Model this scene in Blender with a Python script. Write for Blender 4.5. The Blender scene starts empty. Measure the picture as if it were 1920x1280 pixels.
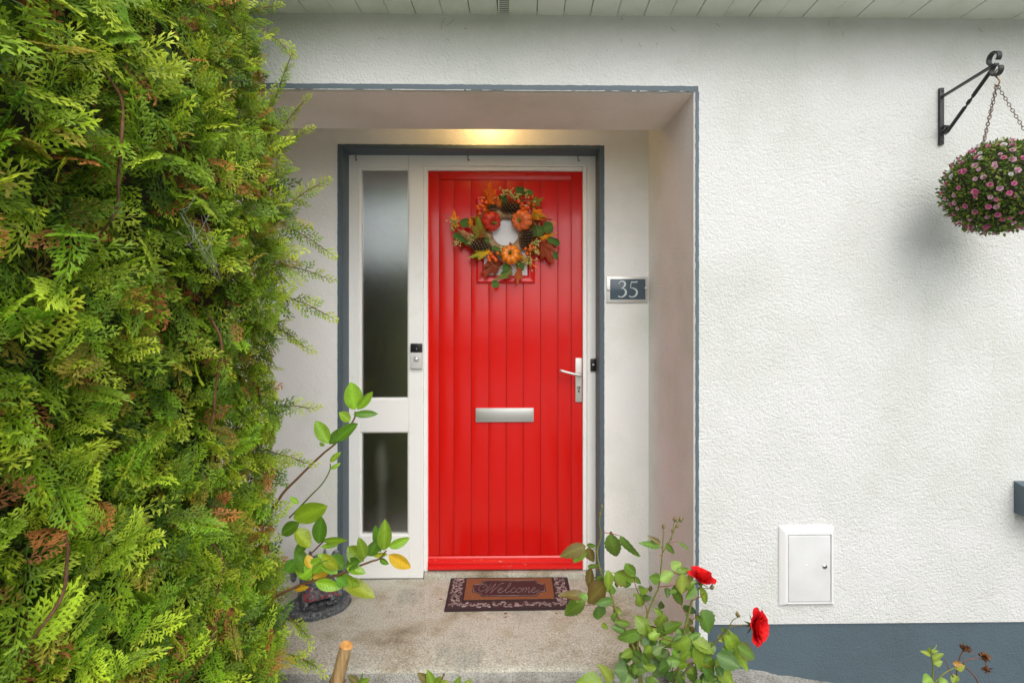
import bpy, bmesh, math, random
import numpy as np
from mathutils import Vector, Matrix, noise
R = math.radians
random.seed(7); rng = np.random.default_rng(7)
scene = bpy.context.scene
col = scene.collection

# ------------------------------------------------------------------ camera
F = 1000.0; HX, HY = 960.0, 590.0; EYE = 1.35; YAW = R(0.9)
cam_d = bpy.data.cameras.new('camera'); cam = bpy.data.objects.new('camera', cam_d); col.objects.link(cam)
cam_d.sensor_width = 36; cam_d.lens = 36*F/1920; cam_d.shift_y = -(640-HY)/1920
cam_d.clip_start = 0.02; cam_d.clip_end = 800
cam.location = (0, 0, EYE); cam.rotation_euler = (R(90), 0, -YAW)
scene.camera = cam
# ------------------------------------------------------------------ world, sun, exposure
SUN_EL, SUN_AZ = R(46), R(170)          # azimuth clockwise from +Y: behind the camera, a little to the right
w = bpy.data.worlds.new('World'); scene.world = w; w.use_nodes = True
nt = w.node_tree; nt.nodes.clear()
sky = nt.nodes.new('ShaderNodeTexSky'); sky.sky_type = 'NISHITA'; sky.sun_disc = False
sky.sun_elevation = SUN_EL; sky.sun_rotation = SUN_AZ; sky.air_density = 1.0; sky.dust_density = 4.0; sky.ozone_density = 1.0
hs = nt.nodes.new('ShaderNodeHueSaturation'); hs.inputs['Saturation'].default_value = 0.30; hs.inputs['Value'].default_value = 1.0
bgn = nt.nodes.new('ShaderNodeBackground'); bgn.inputs['Strength'].default_value = 0.15
wo = nt.nodes.new('ShaderNodeOutputWorld')
nt.links.new(sky.outputs[0], hs.inputs['Color']); nt.links.new(hs.outputs[0], bgn.inputs['Color']); nt.links.new(bgn.outputs[0], wo.inputs[0])
sd = bpy.data.lights.new('sun', 'SUN'); sd.energy = 0.5; sd.angle = R(88); sd.color = (1.0, 0.985, 0.965)
sun = bpy.data.objects.new('sun', sd); col.objects.link(sun)
sdir = Vector((math.sin(SUN_AZ)*math.cos(SUN_EL), math.cos(SUN_AZ)*math.cos(SUN_EL), math.sin(SUN_EL)))
sun.rotation_euler = sdir.to_track_quat('Z', 'Y').to_euler(); sun.location = (1, -4, 6)
scene.view_settings.view_transform = 'Standard'; scene.view_settings.look = 'None'
scene.view_settings.exposure = 0.58; scene.view_settings.gamma = 1.0; scene.view_settings.use_curve_mapping = False

# ------------------------------------------------------------------ helpers
def at(px, py, Y):
    """the point of the plane y = Y that the photograph shows at pixel (px, py)"""
    a = (px-HX)/F; b = (HY-py)/F; c, s = math.cos(YAW), math.sin(YAW)
    dx, dy = c*a + s, -s*a + c
    t = Y/dy
    return Vector((dx*t, Y, EYE + b*t))
def at_z(px, py, Z):
    a = (px-HX)/F; b = (HY-py)/F; c, s = math.cos(YAW), math.sin(YAW)
    t = (Z-EYE)/b
    return Vector(((c*a+s)*t, (-s*a+c)*t, Z))
WM = {}
def attach(o, parent, M=None):
    M = M or Matrix.Identity(4)
    if parent is not None:
        o.parent = parent; o.matrix_parent_inverse = WM[parent.name].inverted()
    o.matrix_basis = M; WM[o.name] = M.copy()
def tag(o, label=None, cat=None, group=None, kind=None):
    if label: o['label'] = label
    if cat: o['category'] = cat
    if group: o['group'] = group
    if kind: o['kind'] = kind
    return o
def thing(name, loc, label, cat, group=None):
    o = bpy.data.objects.new(name, None); col.objects.link(o); o.empty_display_size = .1
    attach(o, None, Matrix.Translation(Vector(loc)))
    return tag(o, label, cat, group)
def mkmesh(name, V, Fc, mat, colr=None, smooth=True, mats=None, mi=None):
    me = bpy.data.meshes.new(name)
    me.from_pydata([tuple(v) for v in V], [], [tuple(f) for f in Fc])
    if colr is not None:
        at_ = me.color_attributes.new('tint', 'FLOAT_COLOR', 'POINT')
        c = np.ones((len(V), 4), np.float32); c[:, :3] = np.asarray(colr, np.float32)[:, :3]
        at_.data.foreach_set('color', c.ravel())
    if smooth: me.polygons.foreach_set('use_smooth', [True]*len(me.polygons))
    for m in (mats or [mat]): me.materials.append(m)
    if mi is not None: me.polygons.foreach_set('material_index', mi)
    me.update(); return me
def link(name, me, parent=None, M=None):
    o = bpy.data.objects.new(name, me); col.objects.link(o); attach(o, parent, M); return o
class G:
    """geometry collector"""
    def __init__(s): s.V = []; s.F = []; s.C = []; s.n = 0
    def add(s, V, Fc, C=None):
        V = np.asarray(V, float).reshape(-1, 3); s.V.append(V)
        s.F += [tuple(i+s.n for i in f) for f in Fc]
        if C is None: C = (1, 1, 1)
        C = np.asarray(C, float)
        if C.ndim == 1: C = np.tile(C[:3], (len(V), 1))
        s.C.append(C[:, :3]); s.n += len(V); return s
    def box(s, x0, x1, y0, y1, z0, z1, C=None):
        V = [(x, y, z) for z in (z0, z1) for y in (y0, y1) for x in (x0, x1)]
        return s.add(V, [(0, 2, 3, 1), (4, 5, 7, 6), (0, 1, 5, 4), (2, 6, 7, 3), (0, 4, 6, 2), (1, 3, 7, 5)], C)
    def tube(s, P, r, n=8, C=None, cap=True):
        P = [Vector(p) for p in P]
        if not hasattr(r, '__len__'): r = [r]*len(P)
        V = []; up = None
        for i, p in enumerate(P):
            d = (P[min(i+1, len(P)-1)] - P[max(i-1, 0)]).normalized()
            if up is None: up = d.orthogonal().normalized()
            up = (up - d*up.dot(d)).normalized(); q = d.cross(up)
            for k in range(n):
                a = 2*math.pi*k/n; V.append(p + (up*math.cos(a) + q*math.sin(a))*r[i])
        Fc = [(i*n+k, i*n+(k+1) % n, (i+1)*n+(k+1) % n, (i+1)*n+k) for i in range(len(P)-1) for k in range(n)]
        if cap: Fc += [tuple(range(n))[::-1], tuple((len(P)-1)*n+k for k in range(n))]
        return s.add([tuple(v) for v in V], Fc, C)
    def sphere(s, c, r, C=None, nu=10, nv=7, sc=(1, 1, 1)):
        V = [(c[0], c[1], c[2]+r*sc[2])]
        for j in range(1, nv):
            for k in range(nu):
                t, a = math.pi*j/nv, 2*math.pi*k/nu
                V.append((c[0]+r*sc[0]*math.sin(t)*math.cos(a), c[1]+r*sc[1]*math.sin(t)*math.sin(a), c[2]+r*sc[2]*math.cos(t)))
        V.append((c[0], c[1], c[2]-r*sc[2])); L = len(V)-1
        Fc = [(0, 1+k, 1+(k+1) % nu) for k in range(nu)]
        Fc += [(1+j*nu+k, 1+(j+1)*nu+k, 1+(j+1)*nu+(k+1) % nu, 1+j*nu+(k+1) % nu) for j in range(nv-2) for k in range(nu)]
        Fc += [(L, 1+(nv-2)*nu+(k+1) % nu, 1+(nv-2)*nu+k) for k in range(nu)]
        return s.add(V, Fc, C)
    def obj(s, name, mat, parent=None, smooth=True, M=None, kind=None):
        me = mkmesh(name, np.vstack(s.V), s.F, mat, np.vstack(s.C), smooth)
        o = link(name, me, parent, M)
        if kind: o['kind'] = kind
        return o
def bbox(name, x0, x1, y0, y1, z0, z1, mat, parent=None, bev=0.0, seg=2, M=None):
    bm = bmesh.new(); bmesh.ops.create_cube(bm, size=1)
    for v in bm.verts: v.co = Vector(((x0+x1)/2+v.co.x*(x1-x0), (y0+y1)/2+v.co.y*(y1-y0), (z0+z1)/2+v.co.z*(z1-z0)))
    if bev: bmesh.ops.bevel(bm, geom=list(bm.edges), offset=bev, segments=seg, affect='EDGES', profile=.6)
    me = bpy.data.meshes.new(name); bm.to_mesh(me); bm.free(); me.materials.append(mat)
    if bev: me.polygons.foreach_set('use_smooth', [True]*len(me.polygons)); 
    o = link(name, me, parent, M)
    if bev: 
        try: me.set_sharp_from_angle(angle=R(50))
        except Exception: pass
    return o
def catmull(P, n=6):
    P = [Vector(p) for p in P]; Q = [P[0]*2-P[1]] + P + [P[-1]*2-P[-2]]; out = []
    for i in range(1, len(Q)-2):
        for k in range(n):
            t = k/n; a, b, c, d = Q[i-1], Q[i], Q[i+1], Q[i+2]
            out.append(.5*((2*b)+(c-a)*t+(2*a-5*b+4*c-d)*t*t+(3*b-a-3*c+d)*t**3))
    out.append(P[-1]); return out

# ------------------------------------------------------------------ materials
def mat(name, base=(.8, .8, .8), rough=.6, metal=0.0, spec=.5, tint=False, sheen=None):
    m = bpy.data.materials.new(name); m.use_nodes = True
    b = m.node_tree.nodes['Principled BSDF']
    b.inputs['Base Color'].default_value = (*base, 1); b.inputs['Roughness'].default_value = rough
    b.inputs['Metallic'].default_value = metal; b.inputs['Specular IOR Level'].default_value = spec
    return m
def N(m, t, **kw):
    n = m.node_tree.nodes.new(t)
    for k, v in kw.items():
        if k in n.inputs: n.inputs[k].default_value = v
        else: setattr(n, k, v)
    return n
def L(m, a, b): m.node_tree.links.new(a, b)
def B(m): return m.node_tree.nodes['Principled BSDF']
def coords(m, scale=(1, 1, 1)):
    tc = N(m, 'ShaderNodeTexCoord'); mp = N(m, 'ShaderNodeMapping'); mp.inputs['Scale'].default_value = scale
    L(m, tc.outputs['Object'], mp.inputs['Vector']); return mp.outputs[0]
def noise_n(m, vec, scale, detail=4, rough=.55, dist=0):
    n = N(m, 'ShaderNodeTexNoise'); n.inputs['Scale'].default_value = scale; n.inputs['Detail'].default_value = detail
    n.inputs['Roughness'].default_value = rough; n.inputs['Distortion'].default_value = dist
    L(m, vec, n.inputs['Vector']); return n.outputs[0]
def ramp(m, fac, stops):
    r = N(m, 'ShaderNodeValToRGB'); e = r.color_ramp.elements
    while len(e) < len(stops): e.new(.5)
    for i, (p, c) in enumerate(stops):
        e[i].position = p; e[i].color = (*c, 1) if len(c) == 3 else c
    L(m, fac, r.inputs[0]); return r.outputs[0]
def mixc(m, fac, a, b, mode='MIX'):
    n = N(m, 'ShaderNodeMix'); n.data_type = 'RGBA'; n.blend_type = mode
    for sock, v in ((n.inputs[0], fac), (n.inputs[6], a), (n.inputs[7], b)):
        if hasattr(v, 'is_output'): L(m, v, sock)
        else: sock.default_value = v if not isinstance(v, tuple) else (*v, 1)
    return n.outputs[2]
def math_n(m, op, a, b=0.0):
    n = N(m, 'ShaderNodeMath', operation=op)
    for sock, v in ((n.inputs[0], a), (n.inputs[1], b)):
        if hasattr(v, 'is_output'): L(m, v, sock)
        else: sock.default_value = v
    return n.outputs[0]
def bump(m, h, strength, dist, prev=None):
    b = N(m, 'ShaderNodeBump'); b.inputs['Strength'].default_value = strength; b.inputs['Distance'].default_value = dist
    L(m, h, b.inputs['Height'])
    if prev is not None: L(m, prev, b.inputs['Normal'])
    return b.outputs[0]

def render_mat(name, base, s1, dist, grime=.10, smooth_=0.0):
    """painted pebbly wall render"""
    m = mat(name, base, .75, spec=.3); v = coords(m)
    vo = N(m, 'ShaderNodeTexVoronoi', feature='SMOOTH_F1'); vo.inputs['Scale'].default_value = s1; vo.inputs['Smoothness'].default_value = .7
    wv = N(m, 'ShaderNodeVectorMath', operation='MULTIPLY_ADD')
    nz = N(m, 'ShaderNodeTexNoise'); nz.inputs['Scale'].default_value = s1*.9; nz.inputs['Detail'].default_value = 3
    L(m, v, nz.inputs['Vector']); L(m, nz.outputs['Color'], wv.inputs[0]); wv.inputs[1].default_value = (.016, .016, .016); L(m, v, wv.inputs[2])
    L(m, wv.outputs[0], vo.inputs['Vector'])
    n2 = noise_n(m, v, s1*1.7, 5, .6)
    n3 = noise_n(m, v, s1*.12, 3)
    h = math_n(m, 'ADD', math_n(m, 'MULTIPLY', vo.outputs['Distance'], -.9), math_n(m, 'MULTIPLY', n2, 1.0))
    nb = bump(m, h, 1.0, dist); nb = bump(m, n3, .5, .004, nb)
    L(m, nb, B(m).inputs['Normal'])
    g = noise_n(m, v, 2.2, 6, .62)
    dark = tuple(c*.86 for c in base)
    c = mixc(m, ramp(m, g, [(.42, (0, 0, 0)), (.75, (1, 1, 1))]), base, (dark[0]*.97, dark[1], dark[2]*.93))
    sp = noise_n(m, v, 55, 3, .7)
    c = mixc(m, math_n(m, 'MULTIPLY', ramp(m, sp, [(.70, (0, 0, 0)), (.80, (1, 1, 1))]), grime*3), c, (.22, .23, .17))
    st = noise_n(m, coords(m, (26, 26, 1.1)), 1.0, 4, .6)
    c = mixc(m, math_n(m, 'MULTIPLY', math_n(m, 'MULTIPLY', ramp(m, st, [(.55, (0, 0, 0)), (.75, (1, 1, 1))]), ramp(m, g, [(.4, (0, 0, 0)), (.6, (1, 1, 1))])), grime*2.2), c, (.50, .54, .42))
    L(m, c, B(m).inputs['Base Color']); return m
M_wall = render_mat('white_wall_render', (.705, .712, .70), 118, .0034)
M_side = render_mat('shade_lifted_render', (.87, .87, .86), 118, .0028)  # wall render in a paler tone, offsets the shade inside the recess
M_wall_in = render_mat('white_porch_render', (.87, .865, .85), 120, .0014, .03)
M_beam = render_mat('white_ceiling_render', (.85, .83, .78), 140, .0008, .05)
M_slate = render_mat('slate_grey_masonry_paint', (.088, .125, .150), 130, .0016, .0)
M_slate_s = mat('slate_grey_smooth_paint', (.088, .125, .150), .55); _v = coords(M_slate_s)
L(M_slate_s, bump(M_slate_s, noise_n(M_slate_s, _v, 60, 5), .5, .002), B(M_slate_s).inputs['Normal'])

M_frame = mat('white_gloss_frame_paint', (.80, .80, .78), .35); _v = coords(M_frame)
L(M_frame, bump(M_frame, noise_n(M_frame, coords(M_frame, (60, 60, 3)), 1.0, 4), .25, .0008), B(M_frame).inputs['Normal'])
_g = noise_n(M_frame, _v, 9, 6, .7)
L(M_frame, mixc(M_frame, ramp(M_frame, _g, [(.55, (0, 0, 0)), (.85, (1, 1, 1))]), (.88, .88, .86), (.78, .78, .72)), B(M_frame).inputs['Base Color'])

M_red = mat('red_gloss_paint', (.66, .006, .004), .2, spec=.42); B(M_red).inputs['Coat Weight'].default_value = .0; B(M_red).inputs['Coat Roughness'].default_value = .14
_v = coords(M_red, (90, 90, 4)); _h = noise_n(M_red, _v, 1.0, 5, .6); _h2 = noise_n(M_red, coords(M_red, (1, 1, .5)), 14, 3)
L(M_red, bump(M_red, _h2, .14, .004, bump(M_red, _h, .12, .0007)), B(M_red).inputs['Normal'])
_r = noise_n(M_red, coords(M_red), 7, 4); L(M_red, ramp(M_red, _r, [(.3, (.17,)*3), (.7, (.27,)*3)]), B(M_red).inputs['Roughness'])
M_reddk = mat('red_paint_in_joint', (.30, .004, .004), .45)
M_redchip = mat('chipped_red_paint', (.70, .01, .008), .25); _v = coords(M_redchip, (1, 1, 2.2))
_n = noise_n(M_redchip, _v, 34, 5, .7); L(M_redchip, mixc(M_redchip, ramp(M_redchip, _n, [(.66, (0, 0, 0)), (.69, (1, 1, 1))]), (.70, .01, .008), (.62, .55, .52)), B(M_redchip).inputs['Base Color'])

M_conc = mat('worn_porch_concrete', (.36, .33, .28), .85, spec=.25)
_v = coords(M_conc); _a = noise_n(M_conc, _v, 3.2, 8, .65); _b = noise_n(M_conc, _v, 150, 4, .7); _c2 = noise_n(M_conc, coords(M_conc, (70, 8, 8)), 1.0, 5, .6)
_c = ramp(M_conc, _a, [(.30, (.25, .215, .15)), (.43, (.42, .39, .30)), (.52, (.51, .50, .43)), (.60, (.43, .42, .35)), (.70, (.33, .355, .32))])
_c = mixc(M_conc, .9, _c, ramp(M_conc, _b, [(.3, (.22, .21, .19)), (.5, (.50, .50, .50)), (.72, (.82, .81, .79))]), 'OVERLAY')
_d = noise_n(M_conc, _v, 26, 6, .75)
_c = mixc(M_conc, math_n(M_conc, 'MULTIPLY', ramp(M_conc, _d, [(.57, (0, 0, 0)), (.68, (1, 1, 1))]), .5), _c, (.14, .115, .08))
L(M_conc, _c, B(M_conc).inputs['Base Color'])
L(M_conc, bump(M_conc, _b, .6, .002, bump(M_conc, _c2, .35, .0015, bump(M_conc, _a, .5, .01))), B(M_conc).inputs['Normal'])

M_rough = mat('rough_pebbly_concrete', (.33, .32, .29), .9, spec=.2)
_v = coords(M_rough); vo = N(M_rough, 'ShaderNodeTexVoronoi'); vo.inputs['Scale'].default_value = 150; L(M_rough, _v, vo.inputs['Vector'])
_a = noise_n(M_rough, _v, 6, 7, .7)
_c = mixc(M_rough, .55, ramp(M_rough, _a, [(.3, (.20, .19, .16)), (.55, (.40, .39, .36)), (.75, (.30, .31, .27))]), ramp(M_rough, vo.outputs['Distance'], [(0, (.75, .73, .70)), (.5, (.5, .5, .5)), (.9, (.18, .18, .17))]), 'OVERLAY')
L(M_rough, _c, B(M_rough).inputs['Base Color'])
L(M_rough, bump(M_rough, vo.outputs['Distance'], .8, -.003, bump(M_rough, _a, .6, .02)), B(M_rough).inputs['Normal'])

M_soil = mat('damp_garden_soil', (.05, .035, .022), .95); _v = coords(M_soil)
L(M_soil, ramp(M_soil, noise_n(M_soil, _v, 25, 6, .7), [(.3, (.02, .014, .009)), (.7, (.09, .065, .045))]), B(M_soil).inputs['Base Color'])
L(M_soil, bump(M_soil, noise_n(M_soil, _v, 60, 5, .7), 1, .01), B(M_soil).inputs['Normal'])
M_grass = mat('lawn_green', (.05, .10, .02), .9); _v = coords(M_grass)
L(M_grass, ramp(M_grass, noise_n(M_grass, _v, 1.5, 8, .7), [(.3, (.035, .07, .012)), (.7, (.09, .14, .03))]), B(M_grass).inputs['Base Color'])

M_soffit = mat('pale_green_grey_pvc_board', (.70, .75, .65), .5); _v = coords(M_soffit, (1, 12, 1))
L(M_soffit, mixc(M_soffit, ramp(M_soffit, noise_n(M_soffit, coords(M_soffit), 5, 6, .7), [(.45, (0, 0, 0)), (.8, (1, 1, 1))]), (.80, .84, .76), (.64, .70, .58)), B(M_soffit).inputs['Base Color'])
M_black = mat('black_plastic', (.012, .012, .013), .3); M_lens = mat('camera_lens_glass', (.02, .02, .025), .05)
M_gap = mat('dark_joint', (.02, .02, .018), .9)
M_silver = mat('satin_nickel', (.66, .66, .63), .42, .75); M_silver2 = mat('brushed_aluminium', (.62, .62, .60), .38, .8)
_v = coords(M_silver2, (3, 60, 90)); L(M_silver2, bump(M_silver2, noise_n(M_silver2, _v, 2, 3), .15, .001), B(M_silver2).inputs['Normal'])
M_pearl = mat('pearl_grey_plastic', (.60, .61, .60), .35)
M_steel = mat('polished_steel', (.75, .75, .74), .25, 1.0)
M_iron = mat('black_painted_iron', (.018, .021, .022), .42, spec=.5); _v = coords(M_iron)
L(M_iron, bump(M_iron, noise_n(M_iron, _v, 90, 4), .5, .0015), B(M_iron).inputs['Normal'])
L(M_iron, mixc(M_iron, ramp(M_iron, noise_n(M_iron, _v, 40, 5, .7), [(.62, (0, 0, 0)), (.75, (1, 1, 1))]), (.018, .021, .022), (.10, .055, .03)), B(M_iron).inputs['Base Color'])
M_rust = mat('rusty_chain_steel', (.13, .075, .05), .6, .5); _v = coords(M_rust)
L(M_rust, ramp(M_rust, noise_n(M_rust, _v, 120, 4), [(.35, (.07, .035, .025)), (.65, (.28, .20, .16))]), B(M_rust).inputs['Base Color'])
M_brass = mat('tarnished_brass', (.36, .22, .09), .45, .8)
M_meter = mat('white_meter_box_plastic', (.78, .78, .77), .5); _v = coords(M_meter)
L(M_meter, bump(M_meter, noise_n(M_meter, _v, 25, 3), .15, .003), B(M_meter).inputs['Normal'])
M_meterdoor = mat('light_grey_meter_door', (.66, .67, .67), .5)
L(M_meterdoor, ramp(M_meterdoor, noise_n(M_meterdoor, coords(M_meterdoor), 9, 5, .6), [(.35, (.62, .63, .63)), (.65, (.69, .70, .70))]), B(M_meterdoor).inputs['Base Color'])

def glass_mat(name, rough, base=(1, 1, 1), scale=180, bs=.25):
    m = mat(name, base, rough); B(m).inputs['Transmission Weight'].default_value = 1.0; B(m).inputs['IOR'].default_value = 1.9; B(m).inputs['Coat Weight'].default_value = 1.0; B(m).inputs['Coat IOR'].default_value = 1.9; B(m).inputs['Coat Roughness'].default_value = .04
    v = coords(m); L(m, bump(m, noise_n(m, v, scale, 2), bs, .0012, bump(m, noise_n(m, v, 12, 2), .05, .004)), B(m).inputs['Normal']); return m
M_frost = glass_mat('obscure_textured_glass', .22, (.80, .82, .78))
M_clear = glass_mat('window_glass', .02, bs=.0); B(M_clear).inputs['IOR'].default_value = 1.45; B(M_clear).inputs['Coat Weight'].default_value = 0
M_film = mat('white_net_behind_glass', (.74, .76, .77), .16, spec=.6); L(M_film, bump(M_film, noise_n(M_film, coords(M_film), 160, 2), .3, .001), B(M_film).inputs['Normal'])
M_hall = mat('dim_hall_wall', (.50, .45, .36), .9); M_cream = mat('cream_painted_wood', (.75, .73, .68), .5)

def leafmat(name, rough=.4, trans=.25, vary=.12, spec=.5, bumpy=0):
    m = mat(name, (.1, .2, .03), rough, spec=spec)
    a = N(m, 'ShaderNodeAttribute', attribute_name='tint'); oi = N(m, 'ShaderNodeObjectInfo')
    h = N(m, 'ShaderNodeHueSaturation'); L(m, a.outputs['Color'], h.inputs['Color'])
    L(m, math_n(m, 'ADD', math_n(m, 'MULTIPLY', oi.outputs['Random'], vary*.16), .5-vary*.08), h.inputs['Hue'])
    L(m, math_n(m, 'ADD', math_n(m, 'MULTIPLY', oi.outputs['Random'], vary*2), 1-vary), h.inputs['Value'])
    nz = noise_n(m, coords(m), 90, 4, .65)
    c = mixc(m, .35, h.outputs[0], ramp(m, nz, [(.3, (.3, .3, .3)), (.7, (.72, .72, .66))]), 'OVERLAY')
    L(m, c, B(m).inputs['Base Color'])
    if bumpy: L(m, bump(m, noise_n(m, coords(m), 140, 3), .5, .002), B(m).inputs['Normal'])
    tr = N(m, 'ShaderNodeBsdfTranslucent'); mx = N(m, 'ShaderNodeMixShader'); mx.inputs[0].default_value = trans
    L(m, c, tr.inputs[0]); L(m, B(m).outputs[0], mx.inputs[1]); L(m, tr.outputs[0], mx.inputs[2])
    L(m, mx.outputs[0], m.node_tree.nodes['Material Output'].inputs[0]); return m
def veins(m, freq, k):
    nt_ = m.node_tree; tc = N(m, 'ShaderNodeTexCoord'); sp = N(m, 'ShaderNodeSeparateXYZ'); L(m, tc.outputs['Object'], sp.inputs[0])
    ax = math_n(m, 'ABSOLUTE', sp.outputs['X']); a = math_n(m, 'SINE', math_n(m, 'MULTIPLY', math_n(m, 'SUBTRACT', sp.outputs['Y'], math_n(m, 'MULTIPLY', ax, k)), freq))
    ln = ramp(m, a, [(.80, (0, 0, 0)), (.97, (1, 1, 1))]); mid = math_n(m, 'LESS_THAN', ax, .0006)
    f = math_n(m, 'MULTIPLY', math_n(m, 'MAXIMUM', ln, mid), .42)
    old = B(m).inputs['Base Color'].links[0].from_socket; bl = mixc(m, ramp(m, noise_n(m, tc.outputs['Object'], 75, 5, .7), [(.62, (0, 0, 0)), (.74, (1, 1, 1))]), old, (.16, .11, .02))
    c = mixc(m, f, mixc(m, .5, old, bl), mixc(m, .5, old, (.42, .52, .14)))
    for n in list(nt_.nodes):
        if n.type in ('BSDF_PRINCIPLED',): L(m, c, n.inputs['Base Color'])
        if n.type == 'BSDF_TRANSLUCENT': L(m, c, n.inputs[0])
    prev = B(m).inputs['Normal'].links[0].from_socket; L(m, bump(m, a, .35, -.0006, prev), B(m).inputs['Normal'])
M_conif = leafmat('conifer_scale_leaf', .40, .45, .12, .45)
M_leaf = leafmat('glossy_broad_leaf', .30, .22, .10, .5, 1)
M_rleaf = leafmat('rose_leaf_surface', .36, .20, .12, .5, 1)
veins(M_leaf, 620, .9); veins(M_rleaf, 950, 1.0)
M_petal = leafmat('rose_petal', .55, .30, .03, .2)
M_fab = leafmat('autumn_fabric_leaf', .7, .15, .05, .2, 1)
M_tintd = leafmat('painted_ornament', .35, .0, .04, .5)
M_twig = mat('reddish_brown_bark', (.13, .06, .03), .8); L(M_twig, ramp(M_twig, noise_n(M_twig, coords(M_twig, (1, 1, .3)), 120, 4), [(.3, (.07, .03, .015)), (.7, (.26, .13, .06))]), B(M_twig).inputs['Base Color'])
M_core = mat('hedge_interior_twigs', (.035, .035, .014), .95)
M_wood = mat('weathered_pine_stake', (.35, .22, .09), .7)
_w = noise_n(M_wood, coords(M_wood, (40, 40, 3)), 3, 5, .7); L(M_wood, ramp(M_wood, _w, [(.3, (.13, .075, .03)), (.5, (.36, .23, .10)), (.7, (.50, .36, .17))]), B(M_wood).inputs['Base Color'])
M_cut = mat('fresh_cut_wood', (.62, .30, .08), .7); L(M_cut, ramp(M_cut, noise_n(M_cut, coords(M_cut), 60, 4), [(.35, (.50, .22, .05)), (.65, (.78, .42, .14))]), B(M_cut).inputs['Base Color'])
M_burlap = mat('tan_burlap', (.42, .27, .13), .95); _v = coords(M_burlap)
L(M_burlap, ramp(M_burlap, noise_n(M_burlap, _v, 220, 2), [(.35, (.22, .13, .06)), (.65, (.58, .40, .22))]), B(M_burlap).inputs['Base Color'])
L(M_burlap, bump(M_burlap, noise_n(M_burlap, _v, 220, 2), 1, .003), B(M_burlap).inputs['Normal'])
M_stone = mat('grey_painted_resin', (.10, .11, .12), .5); _v = coords(M_stone)
L(M_stone, ramp(M_stone, noise_n(M_stone, _v, 70, 6, .7), [(.38, (.035, .04, .045)), (.55, (.12, .13, .14)), (.68, (.40, .41, .43))]), B(M_stone).inputs['Base Color'])
L(M_stone, bump(M_stone, noise_n(M_stone, _v, 60, 5, .65), 1, .006), B(M_stone).inputs['Normal'])
M_redlet = mat('red_lettering_paint', (.42, .015, .02), .5)
M_dust = mat('cobweb_dust', (.16, .16, .13), .9)
M_web = mat('cobweb_silk', (.75, .75, .75), .5)
M_bulb = mat('lit_bulb', (1, .8, .5), .5); B(M_bulb).inputs['Emission Color'].default_value = (1, .62, .22, 1); B(M_bulb).inputs['Emission Strength'].default_value = 12

# ================================================================== SETTING: ground
g = G(); g.add([(-250, -250, -.22), (250, -250, -.22), (250, 250, -.22), (-250, 250, -.22)], [(0, 1, 2, 3)])
tag(g.obj('lawn', M_grass, smooth=False), kind='structure')
YW, YI, YF, YD = 2.0, 2.63, 2.74, 2.77       # wall face, porch back wall, frame face, door face
XR = at(1303, 600, YW).x                     # right side of the porch recess
XRI = at(1215, 600, YI).x
XL = -1.18
def grid(name, x0, x1, y0, y1, nx, ny, zf, m, kind, parent=None):
    xs = np.linspace(x0, x1, nx+1); ys = np.linspace(y0, y1, ny+1)
    V = [(x, y, zf(x, y)) for y in ys for x in xs]
    Fc = [(j*(nx+1)+i, j*(nx+1)+i+1, (j+1)*(nx+1)+i+1, (j+1)*(nx+1)+i) for j in range(ny) for i in range(nx)]
    o = link(name, mkmesh(name, V, Fc, m), parent); o['kind'] = kind; return o
def nz3(x, y, z=0): return noise.noise(Vector((x, y, z)))
grid('garden_soil', -3.2, 4.2, .1, 2.03, 150, 50, lambda x, y: -.17+.02*nz3(x*5, y*5)+.012*nz3(x*22, y*22), M_soil, 'structure')
# porch slab with a worn rounded front nosing; profile swept along x
def slab():
    xs = np.linspace(XL+.01, XR-.004, 90)
    prof = [(2.735, 0), (2.5, .001), (2.3, 0), (2.15, -.002), (2.07, -.004), (2.05, -.007), (2.038, -.014), (2.031, -.026), (2.028, -.06), (2.026, -.12), (2.024, -.2)]
    V = []; 
    for i, (y, z) in enumerate(prof):
        for x in xs: V.append((x, y+(.006*nz3(x*9, z*20, 3) if 3 < i else 0), z+(.0025*nz3(x*7, y*7, 1) if 0 < i < 7 else 0)))
    n = len(xs); Fc = [((j+1)*n+i, (j+1)*n+i+1, j*n+i+1, j*n+i) for j in range(len(prof)-1) for i in range(n-1)]
    mi = [1 if j >= 6 else 0 for j in range(len(prof)-1) for i in range(n-1)]
    o = link('porch_floor', mkmesh('porch_floor', V, Fc, None, mats=[M_conc, M_rough], mi=mi)); o['kind'] = 'structure'
slab()
grid('garden_path', -1.3, .62, .2, 2.045, 90, 80, lambda x, y: -.045+.004*nz3(x*4, y*4)+.0016*nz3(x*40, y*40)-.0*(2-y), M_rough, 'structure')
def apron_z(x, y):
    base = .020-.17*max(0, x-.85)-.35*max(0, 1.90-y)
    return base+.006*nz3(x*12, y*12)+.003*nz3(x*45, y*45)-max(0, 1.80-y)*1.6
grid('concrete_apron', .60, 2.6, 1.68, 2.03, 140, 30, apron_z, M_rough, 'structure')
bbox('door_threshold', at(797, 0, YD).x, at(1098, 0, YD).x, 2.728, 2.80, -.01, .028, M_conc, None, .004)['kind'] = 'structure'

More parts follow.
